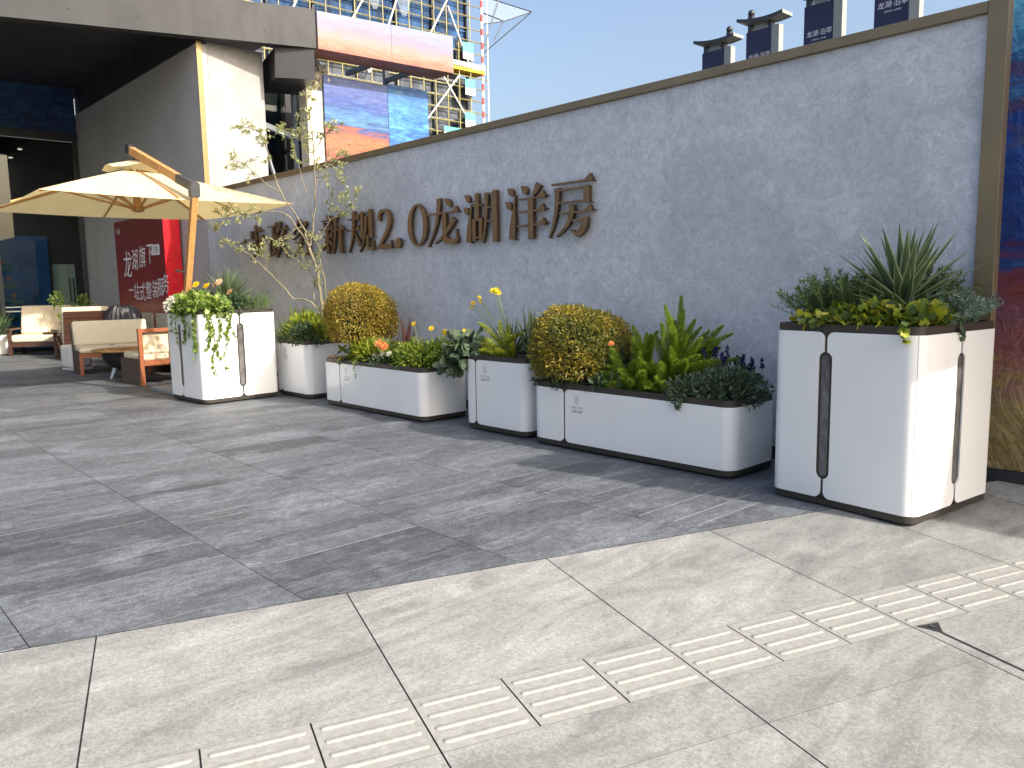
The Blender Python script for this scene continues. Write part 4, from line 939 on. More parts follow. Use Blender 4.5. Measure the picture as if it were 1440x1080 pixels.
flowers('yellow_rose', 'yellow roses left of the spiky rosette', [fb(-.10, -.24, 1.49), fb(.10, -.20, 1.47)], fb(-.02, -.2, 1.17), 'f_yellow', .052, 4)
flowers('peach_rose', 'peach and orange roses on the dark bush', [fb(.18, -.12, 1.48), fb(.40, -.05, 1.39), fb(.23, -.10, 1.52)], fb(.26, -.08, 1.17), 'f_peach', .052, 4)
needlebush('rosemary_bush', 'green feathery bush at the right rim of the parasol planter', fb(.30, .28, 1.15), (.17, .20), 95, .24, 'l_rosemary', .028)
for i, (x, y, ln, nn) in enumerate(((.10, -.48, .40, 90), (.40, -.48, .52, 120), (.50, -.40, .50, 110), (.50, -.30, .62, 110), (.50, -.16, .30, 70), (.34, -.46, .62, 60), (.24, -.47, .34, 36), (.46, -.36, .80, 84), (.48, -.22, .74, 60), (.44, -.44, .46, 46), (.49, -.08, .36, 34), (-.10, -.48, .42, 26), (-.25, -.47, .28, 20))):
    side_x = x > .42; ox, oy = (.505, y) if side_x else (x, -.505)
    P = [fb(x * .9, y * .9, 1.22), fb(ox, oy, 1.19)] + [fb(ox + rng.normal() * .012 * (not side_x) + .008 * side_x, oy + rng.normal() * .02 * side_x - .008 * (not side_x), 1.17 - ln * q / 4) for q in range(1, 5)]
    P = P[:2] + [Vector(q_) + Vector((rng.normal() * .02 * (not side_x), rng.normal() * .03 * side_x, 0)) for q_ in P[2:]]
    t_ = trail('trailing_ivy', ['thick ivy strand over the shaded slot', 'thick ivy curtain at the left of the front corner', 'thick ivy curtain right of the front corner', 'thick long ivy curtain on the sunlit side', 'short thick ivy curtain under the rim on the sunlit side', 'ivy strand hanging left of the front corner', 'short ivy strand left of the parasol planter corner', 'longest ivy strand hanging down the sunlit side of the parasol planter', 'long thin ivy strand nearer the slot on the sunlit side', 'medium ivy strand right at the corner of the parasol planter', 'short ivy strand close to the sunlit slot window', 'ivy strand over the shaded slot window', 'shortest ivy strand at the left of the shaded side'][i], P, nn, IVY, 'l_trail', .04, .038, 'ivy')
    t_['group'] = 'ivy strands hanging from the parasol planter'

# ------------------------------------------------------------------ art hoarding at the right edge
MAT['vinyl'] = art('wrinkled_print_vinyl', [(.30, (.01, .025, .10)), (.45, (.025, .07, .28)), (.56, (.04, .18, .40)), (.68, (.14, .45, .60))], (.8, .8, 2.4), (0, .25, 0),
                   [(0, (.34, .23, .04)), (.16, (.40, .27, .03)), (.24, (.34, .09, .02)), (.40, (.22, .04, .024)), (.46, (.024, .04, .17)), (.70, (.02, .07, .32)), (.78, (.12, .05, .09)), (.84, (.04, .12, .34)), (1, (.20, .70, .85))], (.1, 3.3), .22, .35, 2.0, .8, .35, .5)
hd = thing('art_hoarding', 'tall hoarding with a wrinkled abstract blue and red print, right of the wall end', 'hoarding', (-1.89, 6.26, 0))
MB().box((0, 0, .085), (9.2, .03, 5.0)).build('print', 'vinyl', hd)
MB().box((0, .032, 0), (9.2, .16, 5.02)).build('backing', 'charcoal', hd)
MB().box((.02, -.01, .002), (9.2, .028, .08)).build('base_rail', 'charcoal', hd)

MB().box((2.47, -1.12, 2.50), (2.53, -.012, 3.60)).build('added_shade_panel', 'navy', hd)  # added out of view to block sun from the near tall planter's upper side

# ------------------------------------------------------------------ entrance building on the left
XG = -22.1; XS = -14.40
eb = thing('entrance_building', 'sales hall entrance with grey fascia, dark soffit and glass front', 'building', (XS, YW, 0)); eo = Vector((XS, YW, 0))
def E_(p): return tuple(Vector(p) - eo)
MB().box(E_((XG, YW, 0)), E_((XS - .004, YW + .18, 5.70))).build('side_wall', 'stucco_warm', eb)
MB().box(E_((XG, YW + .02, 5.702)), E_((XS - .004, YW + .16, 6.298))).build('upper_wall', 'soffit', eb)
MB().box(E_((XS - .16, YW + .184, 3.0)), E_((XS, 7.07, 5.742))).build('end_panel', 'slab', eb)
MB().box(E_((XS, YW - .012, 3.168)), E_((XS + .022, YW + .085, 5.738))).build('brass_strip', 'brass', eb)
fd = Vector((1.573, 4.666, 0)).normalized(); fn = Vector((fd.y, -fd.x, 0)); F1 = Vector((-13.541, 7.713, 5.752)); F0 = F1 - fd * 19
def slab(a, b, th, z0, z1, mbx=None):
    mbx = mbx or MB(); q = [a, b, b - fn * th, a - fn * th]; V = [E_((p.x, p.y, z0)) for p in q] + [E_((p.x, p.y, z1)) for p in q]
    return mbx.add(V, [(3, 2, 1, 0), (4, 5, 6, 7), (0, 1, 5, 4), (1, 2, 6, 5), (2, 3, 7, 6), (3, 0, 4, 7)])
slab(F0, F1, .22, 5.752, 6.43).build('fascia', 'fascia', eb)
mb = MB()
for k in range(16):
    p = F1 - fd * (.9 + k * 1.02); mb.tube([E_(p + fn * .0 + Vector((0, 0, .22))), E_(p + fn * .004 + Vector((0, 0, .22)))], .014, 8)
mb.build('fixing_holes', 'black', eb)
mb = MB(); q = [F0 - fn * .223, F1 - fn * .223, Vector((XG - 1, 7.9, 0)), Vector((XG - 1, -12, 0))]
V = [E_((p.x, p.y, 6.30)) for p in q] + [E_((p.x, p.y, 6.425)) for p in q]; mb.add(V, [(3, 2, 1, 0), (4, 5, 6, 7), (0, 1, 5, 4), (1, 2, 6, 5), (2, 3, 7, 6), (3, 0, 4, 7)]); mb.build('soffit', 'soffit', eb)
mb = MB(); q = [(-13.95, 7.08), (-13.62, 7.69), (-14.9, 8.05), (-15.2, 7.4)]
V = [E_((x, y, 5.22)) for x, y in q] + [E_((x * 1 + .04, y, 5.746)) for x, y in q]; mb.add(V, [(3, 2, 1, 0), (4, 5, 6, 7), (0, 1, 5, 4), (1, 2, 6, 5), (2, 3, 7, 6), (3, 0, 4, 7)]); mb.build('drop_beam', 'soffit', eb)
MB().box(E_((-16.2, 7.0, 0)), E_((-16.1, 9.2, 5.9))).build('recess_wall', 'soffit', eb)
MB().box(E_((-16.05, 7.1, 3.2)), E_((-16.0, 8.3, 5.6))).build('recess_window', 'glass', eb)
for a, b, w in (((-15.02, 8.0, 3.0), (-15.02, 7.99, 5.6), .085), ((-15.06, 7.15, 4.64), (-15.04, 7.95, 4.42), .10), ((-15.9, 7.45, 3.0), (-15.9, 7.45, 5.6), .05), ((-15.9, 7.62, 3.0), (-15.9, 7.62, 5.6), .03), ((-14.6, 7.12, 4.1), (-14.9, 7.6, 3.1), .05)):
    MB().beam(E_(a), E_(b), w, w).build('steel_strut', 'steel_blue', eb)
mb = MB().box(E_((-14.55, 7.86, 0)), E_((-14.25, 8.185, 5.19)))
mb.build('pillar', 'cream', eb)
mb = MB()
for k in range(40):
    c = Vector((-14.4 + rng.normal() * .06, 8.20 + rng.normal() * .09, 5.50 + rng.normal() * .13)); r_ = rng.uniform(.03, .08)
    mb.lathe([(r_ * .4, -r_), (r_, -.3 * r_), (r_ * .85, .5 * r_), (r_ * .2, r_)], E_(c), 6)
mb.build('broken_render', 'cream', eb)['kind'] = 'stuff'
# glass front
yl, yr = -8.0, YW - .004
MAT['band'] = art('blue_brush_print', [(.3, (.004, .008, .05)), (.5, (.015, .05, .17)), (.7, (.03, .14, .25))], (.6, 1.0, 2.2), (.3, 0, 0), None, (0, 1), .5, 0, 2.4)
MB().box(E_((XG - .02, yl, 5.24)), E_((XG + .05, yr, 6.296))).build('print_band', 'band', eb)
MB().box(E_((XG - .02, yl, 5.06)), E_((XG + .09, yr, 5.236))).build('transom', 'charcoal', eb)
ys = [-6.8, -4.6, -2.4, -.2, 1.95, 3.95]
bounds = [yl] + ys + [yr]
for a, b in zip(bounds[:-1], bounds[1:]): MB().box(E_((XG, a + .05, .08)), E_((XG + .012, b - .05, 5.056))).build('glass_pane', 'glass', eb)
for y_ in ys + [yr - .06]: MB().box(E_((XG - .03, y_ - .045, 0)), E_((XG + .06, y_ + .045, 5.056))).build('mullion', 'charcoal', eb)
for z_ in (.96, 1.06):
    MB().box(E_((XG + .013, 3.99, z_)), E_((XG + .03, yr - .11, z_ + .028))).build('glass_stripe', 'white_metal', eb)
MB().box(E_((XG - .03, yl, 0)), E_((XG + .05, yr, .076))).build('sill', 'charcoal', eb)
# interior shell
MB().box(E_((XG - 6.2, -9, 0)), E_((XG - 6.0, 8, 6.2))).build('interior_back_wall', 'soffit', eb)
MB().box(E_((XG - 6, 7.8, 0)), E_((XG - .05, 8, 6.2))).build('interior_side_wall', 'soffit', eb)
MB().box(E_((XG - 6, -9, .004)), E_((XG - .05, 7.8, .012))).build('interior_floor', 'granite', eb)
MB().box(E_((XG - 6, -9, 5.0)), E_((XG - .05, 7.8, 5.05))).build('interior_ceiling', 'soffit', eb)
mb = MB()
s = NT('downlight'); s.set(Base_Color=(1, 1, 1), Emission_Color=(1, .93, .8), Emission_Strength=1.2); MAT['lamp'] = s.m
for x_, y_ in ((-1.4, 4.9), (-3, 5.0)):
    MB().lathe([(.05, -.012), (.05, 0)], E_((XG + x_, y_, 4.992)), 10).build('downlight', 'lamp', eb)
# display wall and cabinet behind the glass
s = NT('lit_display'); v = s.co(); c = s.ramp(s.noise(v, 1.2, 5, .6, 1), [(.3, (.006, .02, .06)), (.6, (.01, .05, .13)), (.8, (.03, .11, .20))]); s.set(Base_Color=c, Roughness=.25, Emission_Color=c, Emission_Strength=.35); MAT['screen'] = s.m
ds = thing('display_wall', 'dark blue lit display wall with rows of teal boxes behind the glass', 'display', (XG - .5, 4.72, 0))
MB().box((-.06, -.95, .02), (.0, .40, 2.78)).build('screen', 'screen', ds)
MAT['teal_box'] = plain('teal_gift_box', (.02, .14, .17), .4); MAT['coral'] = plain('coral_badge', (.55, .13, .09), .5)
for k in range(5):
    z_ = 2.05 - k * .40; y_ = -.62 + .08 * (k % 3)
    MB().box((.004, y_ - .16, z_ - .13), (.16, y_ + .20, z_)).build('gift_box', 'teal_box', ds)
    MB().tube([(.10, y_ + .02, z_ + .10), (.12, y_ + .02, z_ + .10)], .055, 12).build('badge', 'coral', ds)
ac = thing('cabinet_air_conditioner', 'white round cabinet air conditioner behind the glass', 'air conditioner', (XG - .45, 5.42, 0))
mb = MB(); mb.lathe([(.24, 0), (.25, .03), (.25, 2.05), (.235, 2.10)], seg=32); mb.build('body', 'ac_white', ac, smooth=40)
for k in range(2): mb = MB(); mb.tube([(.238, .06 + .09 * k, .85), (.238, .06 + .09 * k, 1.75)], .018, 6); mb.build('air_vent', 'charcoal', ac)

# canopy banner and painted hoarding beyond the entrance
MAT['sunset'] = art('sunset_sky_print', [(.3, (.14, .13, .22)), (.5, (.22, .20, .25)), (.65, (.22, .25, .33)), (.75, (.40, .40, .43))], (1, .55, 2.4), (.18, 0, 0),
                    [(0, (.33, .075, .028)), (.18, (.36, .14, .06)), (.36, (.30, .21, .16)), (.6, (.20, .18, .26)), (1, (.20, .25, .36))], (5.75, 6.5), .5, 0, 2.4, .8, .12, .55)
MAT['seascape'] = art('blue_orange_print', [(.30, (.012, .03, .2)), (.46, (.04, .10, .34)), (.58, (.13, .19, .42)), (.72, (.22, .34, .50))], (1, .45, 4.2), (.22, 0, 0),
                      [(0, (.34, .075, .002)), (.22, (.46, .15, .006)), (.33, (.36, .08, .02)), (.40, (.015, .05, .22)), (.52, (.07, .24, .42)), (.62, (.03, .08, .32)), (1, (.12, .16, .38))], (3.95, 5.5), .5, 0, 2.2, .85, .85, .5)
MAT['bluesky'] = art('bright_blue_print', [(.28, (.01, .03, .25)), (.44, (.02, .12, .46)), (.58, (.08, .32, .62)), (.74, (.34, .58, .70))], (1, .6, 3.0), (-.5, 0, 0),
                     [(0, (.03, .20, .31)), (.2, (.01, .03, .20)), (.45, (.035, .20, .42)), (.75, (.07, .25, .48)), (1, (.006, .02, .17))], (3.9, 5.5), .5, 0, 2.2, .45, .85)
cb = thing('canopy_banner', 'long overhanging banner box with a pastel sunset sky print beside the grey fascia', 'banner', (-13.56, 7.75, 0)); co_ = Vector(cb.location)
for a, b in ((7.752, 9.36), (9.366, 10.90)):
    mb = MB(); V = []
    for x_ in (-13.54, -14.15):
        for y_, z_ in ((a, 5.752 + (a - 7.75) * .02), (b, 5.752 + (b - 7.75) * .02), (b, 6.415 + (b - 7.75) * .042), (a, 6.415 + (a - 7.75) * .042)): V.append(tuple(Vector((x_, y_, z_)) - co_))
    mb.add(V, [(0, 1, 2, 3), (7, 6, 5, 4), (0, 4, 5, 1), (1, 5, 6, 2), (2, 6, 7, 3), (3, 7, 4, 0)]); o_ = mb.build('banner_panel', 'sunset', cb)
mat_o = None
for y_ in (8.4, 9.6, 10.6): MB().beam(Vector((-14.2, y_, 6.0)) - co_, Vector((-15.6, y_, 6.0)) - co_, .09, .09).build('bracket', 'charcoal', cb)
for y_ in (8.4, 10.6): MB().beam(Vector((-15.6, y_, 0)) - co_, Vector((-15.6, y_, 6.3)) - co_, .10, .10).build('support_post', 'charcoal', cb)
for nm, mt, a, b, z1, lab in (('painted_hoarding', 'seascape', 8.20, 9.665, 5.50, 'painted hoarding with violet sky over an orange ground'), ('painted_hoarding', 'bluesky', 9.675, 10.69, 5.50, 'painted hoarding of bright blue brush strokes, right of the orange one')):
    h_ = thing(nm, lab, 'hoarding', (-14.22, a, 0), group='painted hoardings above the wall')
    MB().box((0, 0, .3), (.035, b - a, z1 + .03 * (a - 8.2))).build('print', mt, h_)
    for y_ in (.08, b - a - .08): MB().box((-.09, y_ - .04, 0), (-.003, y_ + .04, z1 - .05)).build('post', 'charcoal', h_)

# ------------------------------------------------------------------ tower under construction
XT = -40.0
tw_ = thing('tower_block', 'concrete tower under construction wrapped in scaffolding and blue netting', 'building', (XT, 34.4, 0)); to = Vector((XT, 34.4, 0))
def T_(p): return tuple(Vector(p) - to)
MB().box(T_((XT - 14, 8, 0)), T_((XT - 1.5, 33.9, 30))).build('wall', 'tower_wall', tw_)
MAT['net'] = plain('blue_safety_net', (.008, .055, .155), .7, 0, .7, 1.1, stretch=(1, 1, .5))
MB().box(T_((XT - .9, 16, 14.9)), T_((XT - .86, 34.0, 17.3))).build('safety_net', 'net', tw_)
MB().box(T_((XT - .88, 16, 17.35)), T_((XT - .84, 34.0, 24))).build('safety_net', 'net', tw_)
MAT['grey_net'] = plain('grey_dust_net', (.085, .10, .125), .8, 0, .6, 1.3)
MB().box(T_((XT - .9, 16, 6.0)), T_((XT - .86, 34.2, 13.9))).build('dust_net', 'grey_net', tw_)
MB().box(T_((XT - 1.4, 20, 13.95)), T_((XT - .6, 34.0, 14.15))).build('floor_slab', 'tower_wall', tw_)
for z_ in np.arange(9.3, 24, .72):
    MB().tube([T_((XT - .05, 15.5, z_ + rng.normal() * .02)), T_((XT - .05, 34.9 + rng.uniform(-.2, .4), z_ + rng.normal() * .02))], .036, 5).build('ledger_pole', 'yellow_pole', tw_)
    MB().tube([T_((XT - .55, 15.5, z_ + .2)), T_((XT - .55, 34.3, z_ + .2))], .036, 5).build('ledger_pole', 'pale_metal', tw_)
for y_ in np.arange(17.0, 34.2, .92):
    MB().tube([T_((XT, y_, 0)), T_((XT, y_ + rng.normal() * .03, 24))], .036, 5).build('standard_pole', 'yellow_pole', tw_)
for y_ in np.arange(17.6, 34.4, 2.7):
    MB().box(T_((XT - .75, y_, 0)), T_((XT - .62, y_ + .12, 24))).build('inner_pole', 'charcoal', tw_)
for a, b in (((XT + .1, 29.2, 10.4), (XT + .1, 32.6, 14.3)), ((XT + .1, 31.2, 14.2), (XT + .1, 33.9, 10.8)), ((XT + .1, 29.6, 15), (XT + .1, 31.8, 18.6)), ((XT + .1, 31.8, 18.2), (XT + .1, 33.4, 15)), ((XT + .1, 24.6, 15.4), (XT + .1, 26.6, 18.6)), ((XT + .1, 26.0, 13.4), (XT + .1, 27.3, 15.2)), ((XT + .1, 25.2, 15.0), (XT + .1, 26.0, 13.4)), ((XT + .1, 21, 15), (XT + .1, 22.8, 18.6)), ((XT + .1, 28.4, 18.6), (XT + .1, 27, 15.2))):
    MB().tube([T_(a), T_(b)], .05, 5).build('brace', 'white_metal', tw_)
for k in range(34):
    z_ = 9.0 + k * .42; MB().tube([T_((XT + .02, 34.55, z_)), T_((XT + .02, 34.55, z_ + .42))], .085, 6).build('corner_pole', 'red_print' if k % 2 else 'white_print', tw_)
MB().tube([T_((XT + .02, 35.0, 8)), T_((XT + .02, 35.0, 24))], .05, 6).build('corner_tube', 'white_metal', tw_)
MB().box(T_((XT - .9, 30.6, 14.62)), T_((XT + .1, 34.7, 14.80))).build('yellow_walkway', 'yellow_deck', tw_)
MB().box(T_((XT + .1, 30.6, 14.85)), T_((XT + .14, 34.7, 15.12))).build('toe_board', 'white_print', tw_)
for (y0, y1, z0, z1) in ((32.85, 33.68, 15.30, 16.30), (32.98, 33.76, 13.16, 14.10), (32.92, 33.70, 11.2, 12.1), (31.2, 32.5, 10.3, 11.05)):
    MB().box(T_((XT - .3, y0 - .25, z0 - .15)), T_((XT - .26, y1 + .1, z1 + .1))).build('dark_opening', 'charcoal', tw_)
    p = MB().box(T_((XT + .15, y0, z0 + .42)), T_((XT + .18, y1, z1))).build('poster', 'teal', tw_)
    MB().box(T_((XT + .15, y0, z0)), T_((XT + .18, y1, z0 + .417))).build('poster_footer', 'white_print', p)
    mb = MB()
    for i in range(4):
        for j in range(2): yy = y0 + (i + .3) * (y1 - y0) / 4.2; mb.box(T_((XT + .182, yy, z0 + .06 + .17 * j)), T_((XT + .184, yy + .09, z0 + .16 + .17 * j)))
    mb.build('poster_text', 'red_print', p)
# catch net stretched out on poles at the corner
s = NT('white_catch_net'); v = s.co(scale=(1, 1, 1)); ch = s.n('ShaderNodeTexBrick', {'Vector': v, 'Scale': 5.0, 'Mortar Size': .03, 'Brick Width': .3, 'Row Height': .3}, offset=0)
s.set(Base_Color=(.55, .62, .66), Roughness=.8); tp = s.n('ShaderNodeBsdfTransparent'); mx = s.n('ShaderNodeMixShader', {0: .2}); s.l(tp.outputs[0], mx.inputs[1]); s.l(s.p.outputs[0], mx.inputs[2]); s.l(mx.outputs[0], s.out.inputs[0]); MAT['catch_net'] = s.m
mb = MB(); A, B_, Cc, Dd = (XT, 34.6, 19.4), (XT + .4, 38.6, 19.15), (XT + .2, 36.3, 18.15), (XT, 34.6, 17.7)
mb.add([T_(A), T_(B_), T_(Cc), T_(Dd)], [(0, 1, 2, 3)]); mb.build('catch_net', 'catch_net', tw_)
for a, b in ((A, B_), (B_, Cc), (Cc, Dd), ((XT, 34.6, 15.9), B_), ((XT, 34.6, 16.0), (XT + .3, 35.8, 19.3)), (Cc, (XT, 35.6, 16.9)), ((XT, 34.6, 18.4), Cc)):
    MB().tube([T_(a), T_(b)], .035, 5).build('outrigger', 'charcoal', tw_)
for y_ in (25.4, 27.4):
    mb = MB(); mb.add([T_((XT + .3, y_, 18.8)), T_((XT + .3, y_ + 1.9, 18.9)), T_((XT + .25, y_ + 1.2, 16.9)), T_((XT + .25, y_ + .9, 16.85))], [(0, 1, 2, 3)]); mb.build('catch_net', 'catch_net', tw_)

# ------------------------------------------------------------------ signs above the wall
def make_sign(i, x, y, label, ball):
    r_ = thing('sign_board', label, 'sign', (x, y, 0), group='navy roofed signs above the wall')
    zt = 1.45 + 3.17 * 1.6; w = .575; dp = .17
    MB().box((0, 0, zt - 1.75), (w, dp, zt)).build('board', 'navy', r_)
    MB().box((w + .001, -.004, zt - 1.76), (w + .165, dp, zt + .02)).build('side_post', 'pale_metal', r_)
    MB().box((w * .3, .04, 0), (w * .7, dp - .02, zt - 1.755)).build('post', 'charcoal', r_)
    mb = MB(); n = 10; V = []
    for k in range(n + 1):
        t = k / n; xx = -.17 + (w + .46) * t; zz = zt + .17 + .17 * abs(2 * t - 1) ** 2.2 * (.35) - .05 * t
        V += [(xx, -.11, zz), (xx, dp + .12, zz), (xx, dp + .12, zz + .065), (xx, -.11, zz + .065)]
    for k in range(n):
        a = k * 4; mb.add([], []); 
    Fs = [(k * 4 + j, (k + 1) * 4 + j, (k + 1) * 4 + (j + 1) % 4, k * 4 + (j + 1) % 4) for k in range(n) for j in range(4)] + [(0, 1, 2, 3), (n * 4 + 3, n * 4 + 2, n * 4 + 1, n * 4)]
    mb.add(V, Fs); bm_mi = [1 if (j == 0) else 0 for k in range(n) for j in range(4)] + [1, 1]; mb.mi = bm_mi
    mb.build('roof', ['charcoal', 'pale_metal'], r_)
    for a, b in ((.02, .10), (w - .10, w - .02)): MB().box((a, .02, zt + .002), (b, dp - .02, zt + .155)).build('roof_support', 'charcoal', r_)
    MB().box((.16, .05, zt + .004), (w - .16, .12, zt + .11)).build('light_gap', 'pale_metal', r_)
    bx_ = w * ball; f_ = MB(); f_.box((bx_ - .05, dp * .2, zt + .20), (bx_ + .05, dp * .8, zt + .33)); f_.build('finial_post', 'charcoal', r_)
    f_ = MB(); f_.lathe([(.02, -.075), (.06, -.045), (.075, 0), (.06, .045), (.01, .075)], (bx_, dp / 2, zt + .39), 14); f_.build('finial_ball', 'charcoal', r_, smooth=179)
    mb = MB(); M = frame((w * .53, -.002, zt - .56), (1, 0, 0), (0, 0, 1))
    text_into(mb, '龙湖·泊萃', .118, M); text_into(mb, 'ORIGIN  LAND', .042, M @ Matrix.Translation((0, -.085, 0)))
    mb.build('lettering', 'white_ink', r_)
for i, (x, y, lb, bl) in enumerate(((-10.90, 16.0, 'navy roofed sign farthest left behind the wall, its lettering hidden by the coping', 1.12), (-9.43, 15.42, 'second navy roofed sign from the left, lettering just above the coping', .10), (-7.87, 14.88, 'navy roofed sign with its whole lettering showing above the coping', .10), (-6.30, 14.32, 'rightmost navy roofed sign, cut by the top edge of the photo', .10))):
    make_sign(i, x, y, lb, bl)

# ------------------------------------------------------------------ parasol
um = thing('cantilever_parasol', 'cream square cantilever parasol on a leaning wooden post', 'parasol', (-11.35, 4.30, 0)); uo = Vector(um.location)
def U_(p): return tuple(Vector(p) - uo)
cx, cy, hw, ze, za = -11.80, 3.83, 1.55, 2.575, 3.10
mb = MB(); n = 12
for ci, (sx, sy) in enumerate(((1, -1), (1, 1), (-1, 1), (-1, -1))):
    nx, ny = ((1, 1), (-1, 1), (-1, -1), (1, -1))[ci]
    V = []; Fs = []
    for r_ in range(1, n + 1):
        t = .14 + .86 * (r_ - 1) / (n - 1)
        for k in range(n + 1):
            u = k / n; x_ = (sx + (nx - sx) * u) * hw * t; y_ = (sy + (ny - sy) * u) * hw * t
            z_ = za + (ze - za) * (t ** 1.06) + .045 * math.sin(math.pi * u) * t * -.6
            V.append(U_((cx + x_, cy + y_, z_)))
    for r_ in range(n - 1):
        for k in range(n): a = r_ * (n + 1) + k; Fs.append((a, a + n + 1, a + n + 2, a + 1))
    mb.add(V, Fs)
cn = mb.build('canopy', 'canvas', um)
bm = bmesh.new(); bm.from_mesh(cn.data); bmesh.ops.remove_doubles(bm, verts=bm.verts, dist=1e-4); bmesh.ops.recalc_face_normals(bm, faces=bm.faces); bm.to_mesh(cn.data); bm.free()
mb = MB(); V = [U_((cx, cy, za + .115))]; Fs = []
m = 16
for k in range(m):
    sq_a = 2 * math.pi * (k + .5) / m; c1, s1 = math.cos(sq_a), math.sin(sq_a); q = .36 / max(abs(c1), abs(s1)); V.append(U_((cx + c1 * q, cy + s1 * q, za - .01 + (.035 if k % 4 in (3, 0) else -.018))))
for k in range(m): Fs.append((0, 1 + k, 1 + (k + 1) % m))
mb.add(V, Fs); mb.build('vent_flap', 'canvas', um)
hub = Vector((cx, cy, 2.56))
MB().lathe([(.03, .30), (.05, .26), (.055, .05), (.085, .03), (.085, -.03), (.05, -.05)], U_(hub), 14).build('hub', 'teak', um)
for k in range(8):
    a = math.pi / 4 * k; q = hw / max(abs(math.cos(a)), abs(math.sin(a))) * .985
    e = Vector((cx + math.cos(a) * q, cy + math.sin(a) * q, ze - .005)); s0 = Vector((cx + math.cos(a) * .08, cy + math.sin(a) * .08, za - .03))
    MB().beam(U_(s0), U_(e), .022, .03).build('rib', 'teak', um)
    m_ = s0.lerp(e, .46); MB().beam(U_(hub + Vector((math.cos(a) * .07, math.sin(a) * .07, 0))), U_(m_ - Vector((0, 0, .02))), .022, .026).build('strut', 'teak', um)
pb, ptp = Vector((-11.27, 4.04, .05)), Vector((-10.16, 3.985, 2.60))
pd = (ptp - pb).normalized()
MB().beam(U_(pb), U_(ptp), .078, .078, upv=(0, 1, 0)).build('post', 'teak', um, bevel=.006)
ea, eb_ = Vector((-10.165, 3.985, 2.70)), Vector((-11.80, 3.80, 3.34))
MB().beam(U_(ptp - pd * .02), U_(ea + Vector((.005, 0, .05))), .105, .11, upv=(0, 1, 0)).build('elbow_bracket', 'charcoal', um)
MB().beam(U_(ea + Vector((.03, 0, .0))), U_(ea.lerp(eb_, .22) + Vector((0, 0, 0))), .10, .11).build('elbow_sleeve', 'charcoal', um)
MB().beam(U_(ea.lerp(eb_, .10)), U_(eb_), .085, .105).build('arm', 'teak', um, bevel=.005)
MB().beam(U_(eb_ + Vector((.03, 0, .0))), U_(eb_ + Vector((-.07, -.01, .03))), .10, .12).build('arm_end_cap', 'charcoal', um)
MB().tube([U_(eb_ + Vector((0, .03, -.03))), U_((cx, cy, za + .10))], .013, 8).build('hanger', 'charcoal', um)
MB().tube([U_(pb + pd * 1.75 + Vector((.05, -.06, 0))), U_(pb + pd * 1.75 + Vector((-.05, -.15, .03)))], .012, 8).build('crank_handle', 'charcoal', um)
mb = MB().box((-.62, -.42, 0), (-.06, .22, .055)).box((-.055, -.42, 0), (.50, .22, .055)).box((-.62, .225, 0), (-.06, .86, .055)).box((-.055, .225, 0), (.50, .86, .055))
mb.build('base_plates', 'granite', um, bevel=.008)

# ------------------------------------------------------------------ lounge furniture under the parasol
def cushion(mb, a, b, M=None, bev=.03):
    mb.box(a, b, 0, M)
def bmesh_cushion(name, mat, root, a, b, M=None, bev=.04):
    mb = MB().box(a, b, 0, M); o_ = mb.build(name, mat, root, smooth=60); md = o_.modifiers.new('bevel', 'BEVEL'); md.width = bev; md.segments = 3; md.limit_method = 'ANGLE'; return o_
def tilt(x, z, a): return Matrix.Translation((x, 0, z)) @ Matrix.Rotation(a, 4, 'Y') @ Matrix.Translation((-x, 0, -z))
def armchair(label, loc, rz, w=.82, cush='cushion', frame_m='walnut', group='lounge chairs round the fire pit'):
    """lounge chair facing local +X, broad paddle arms"""
    r_ = thing('lounge_chair', label, 'chair', loc, rz, group); h = w / 2
    for y_ in (-h, h - .07):
        MB().box((.32, y_, 0), (.40, y_ + .07, .58)).build('front_leg', frame_m, r_, bevel=.006)
        MB().beam((-.50, y_ + .035, .0), (.02, y_ + .035, .46), .06, .09, upv=(1, 0, 0)).build('rear_leg', frame_m, r_)
        MB().box((-.36, y_ - .02, .58), (.50, y_ + .09, .615)).build('arm', frame_m, r_, bevel=.008)
    MB().box((-.30, -h + .075, .20), (.40, h - .075, .30)).build('seat_frame', frame_m, r_)
    M = tilt(-.28, .30, -R(16))
    mb = MB()
    for k in range(5): mb.box((-.345, -h + .08, .30 + k * .155), (-.315, h - .08, .435 + k * .155), 0, M)
    mb.build('back_slats', frame_m, r_)
    bmesh_cushion('seat_cushion', cush, r_, (-.26, -h + .08, .305), (.44, h - .08, .47), bev=.045)
    bmesh_cushion('back_cushion', cush, r_, (-.305, -h + .06, .44), (-.16, h - .06, 1.12), M, .045)
    return r_
armchair('sunlit cream lounge chair in front of the glass, seen from the front', (-20.9, 4.50, 0), R(-30), 1.24)
armchair('lounge chair with a dark wooden back turned to the camera and beige cushions', (-18.85, 4.80, 0), R(176), 1.02, 'cushion_grey')
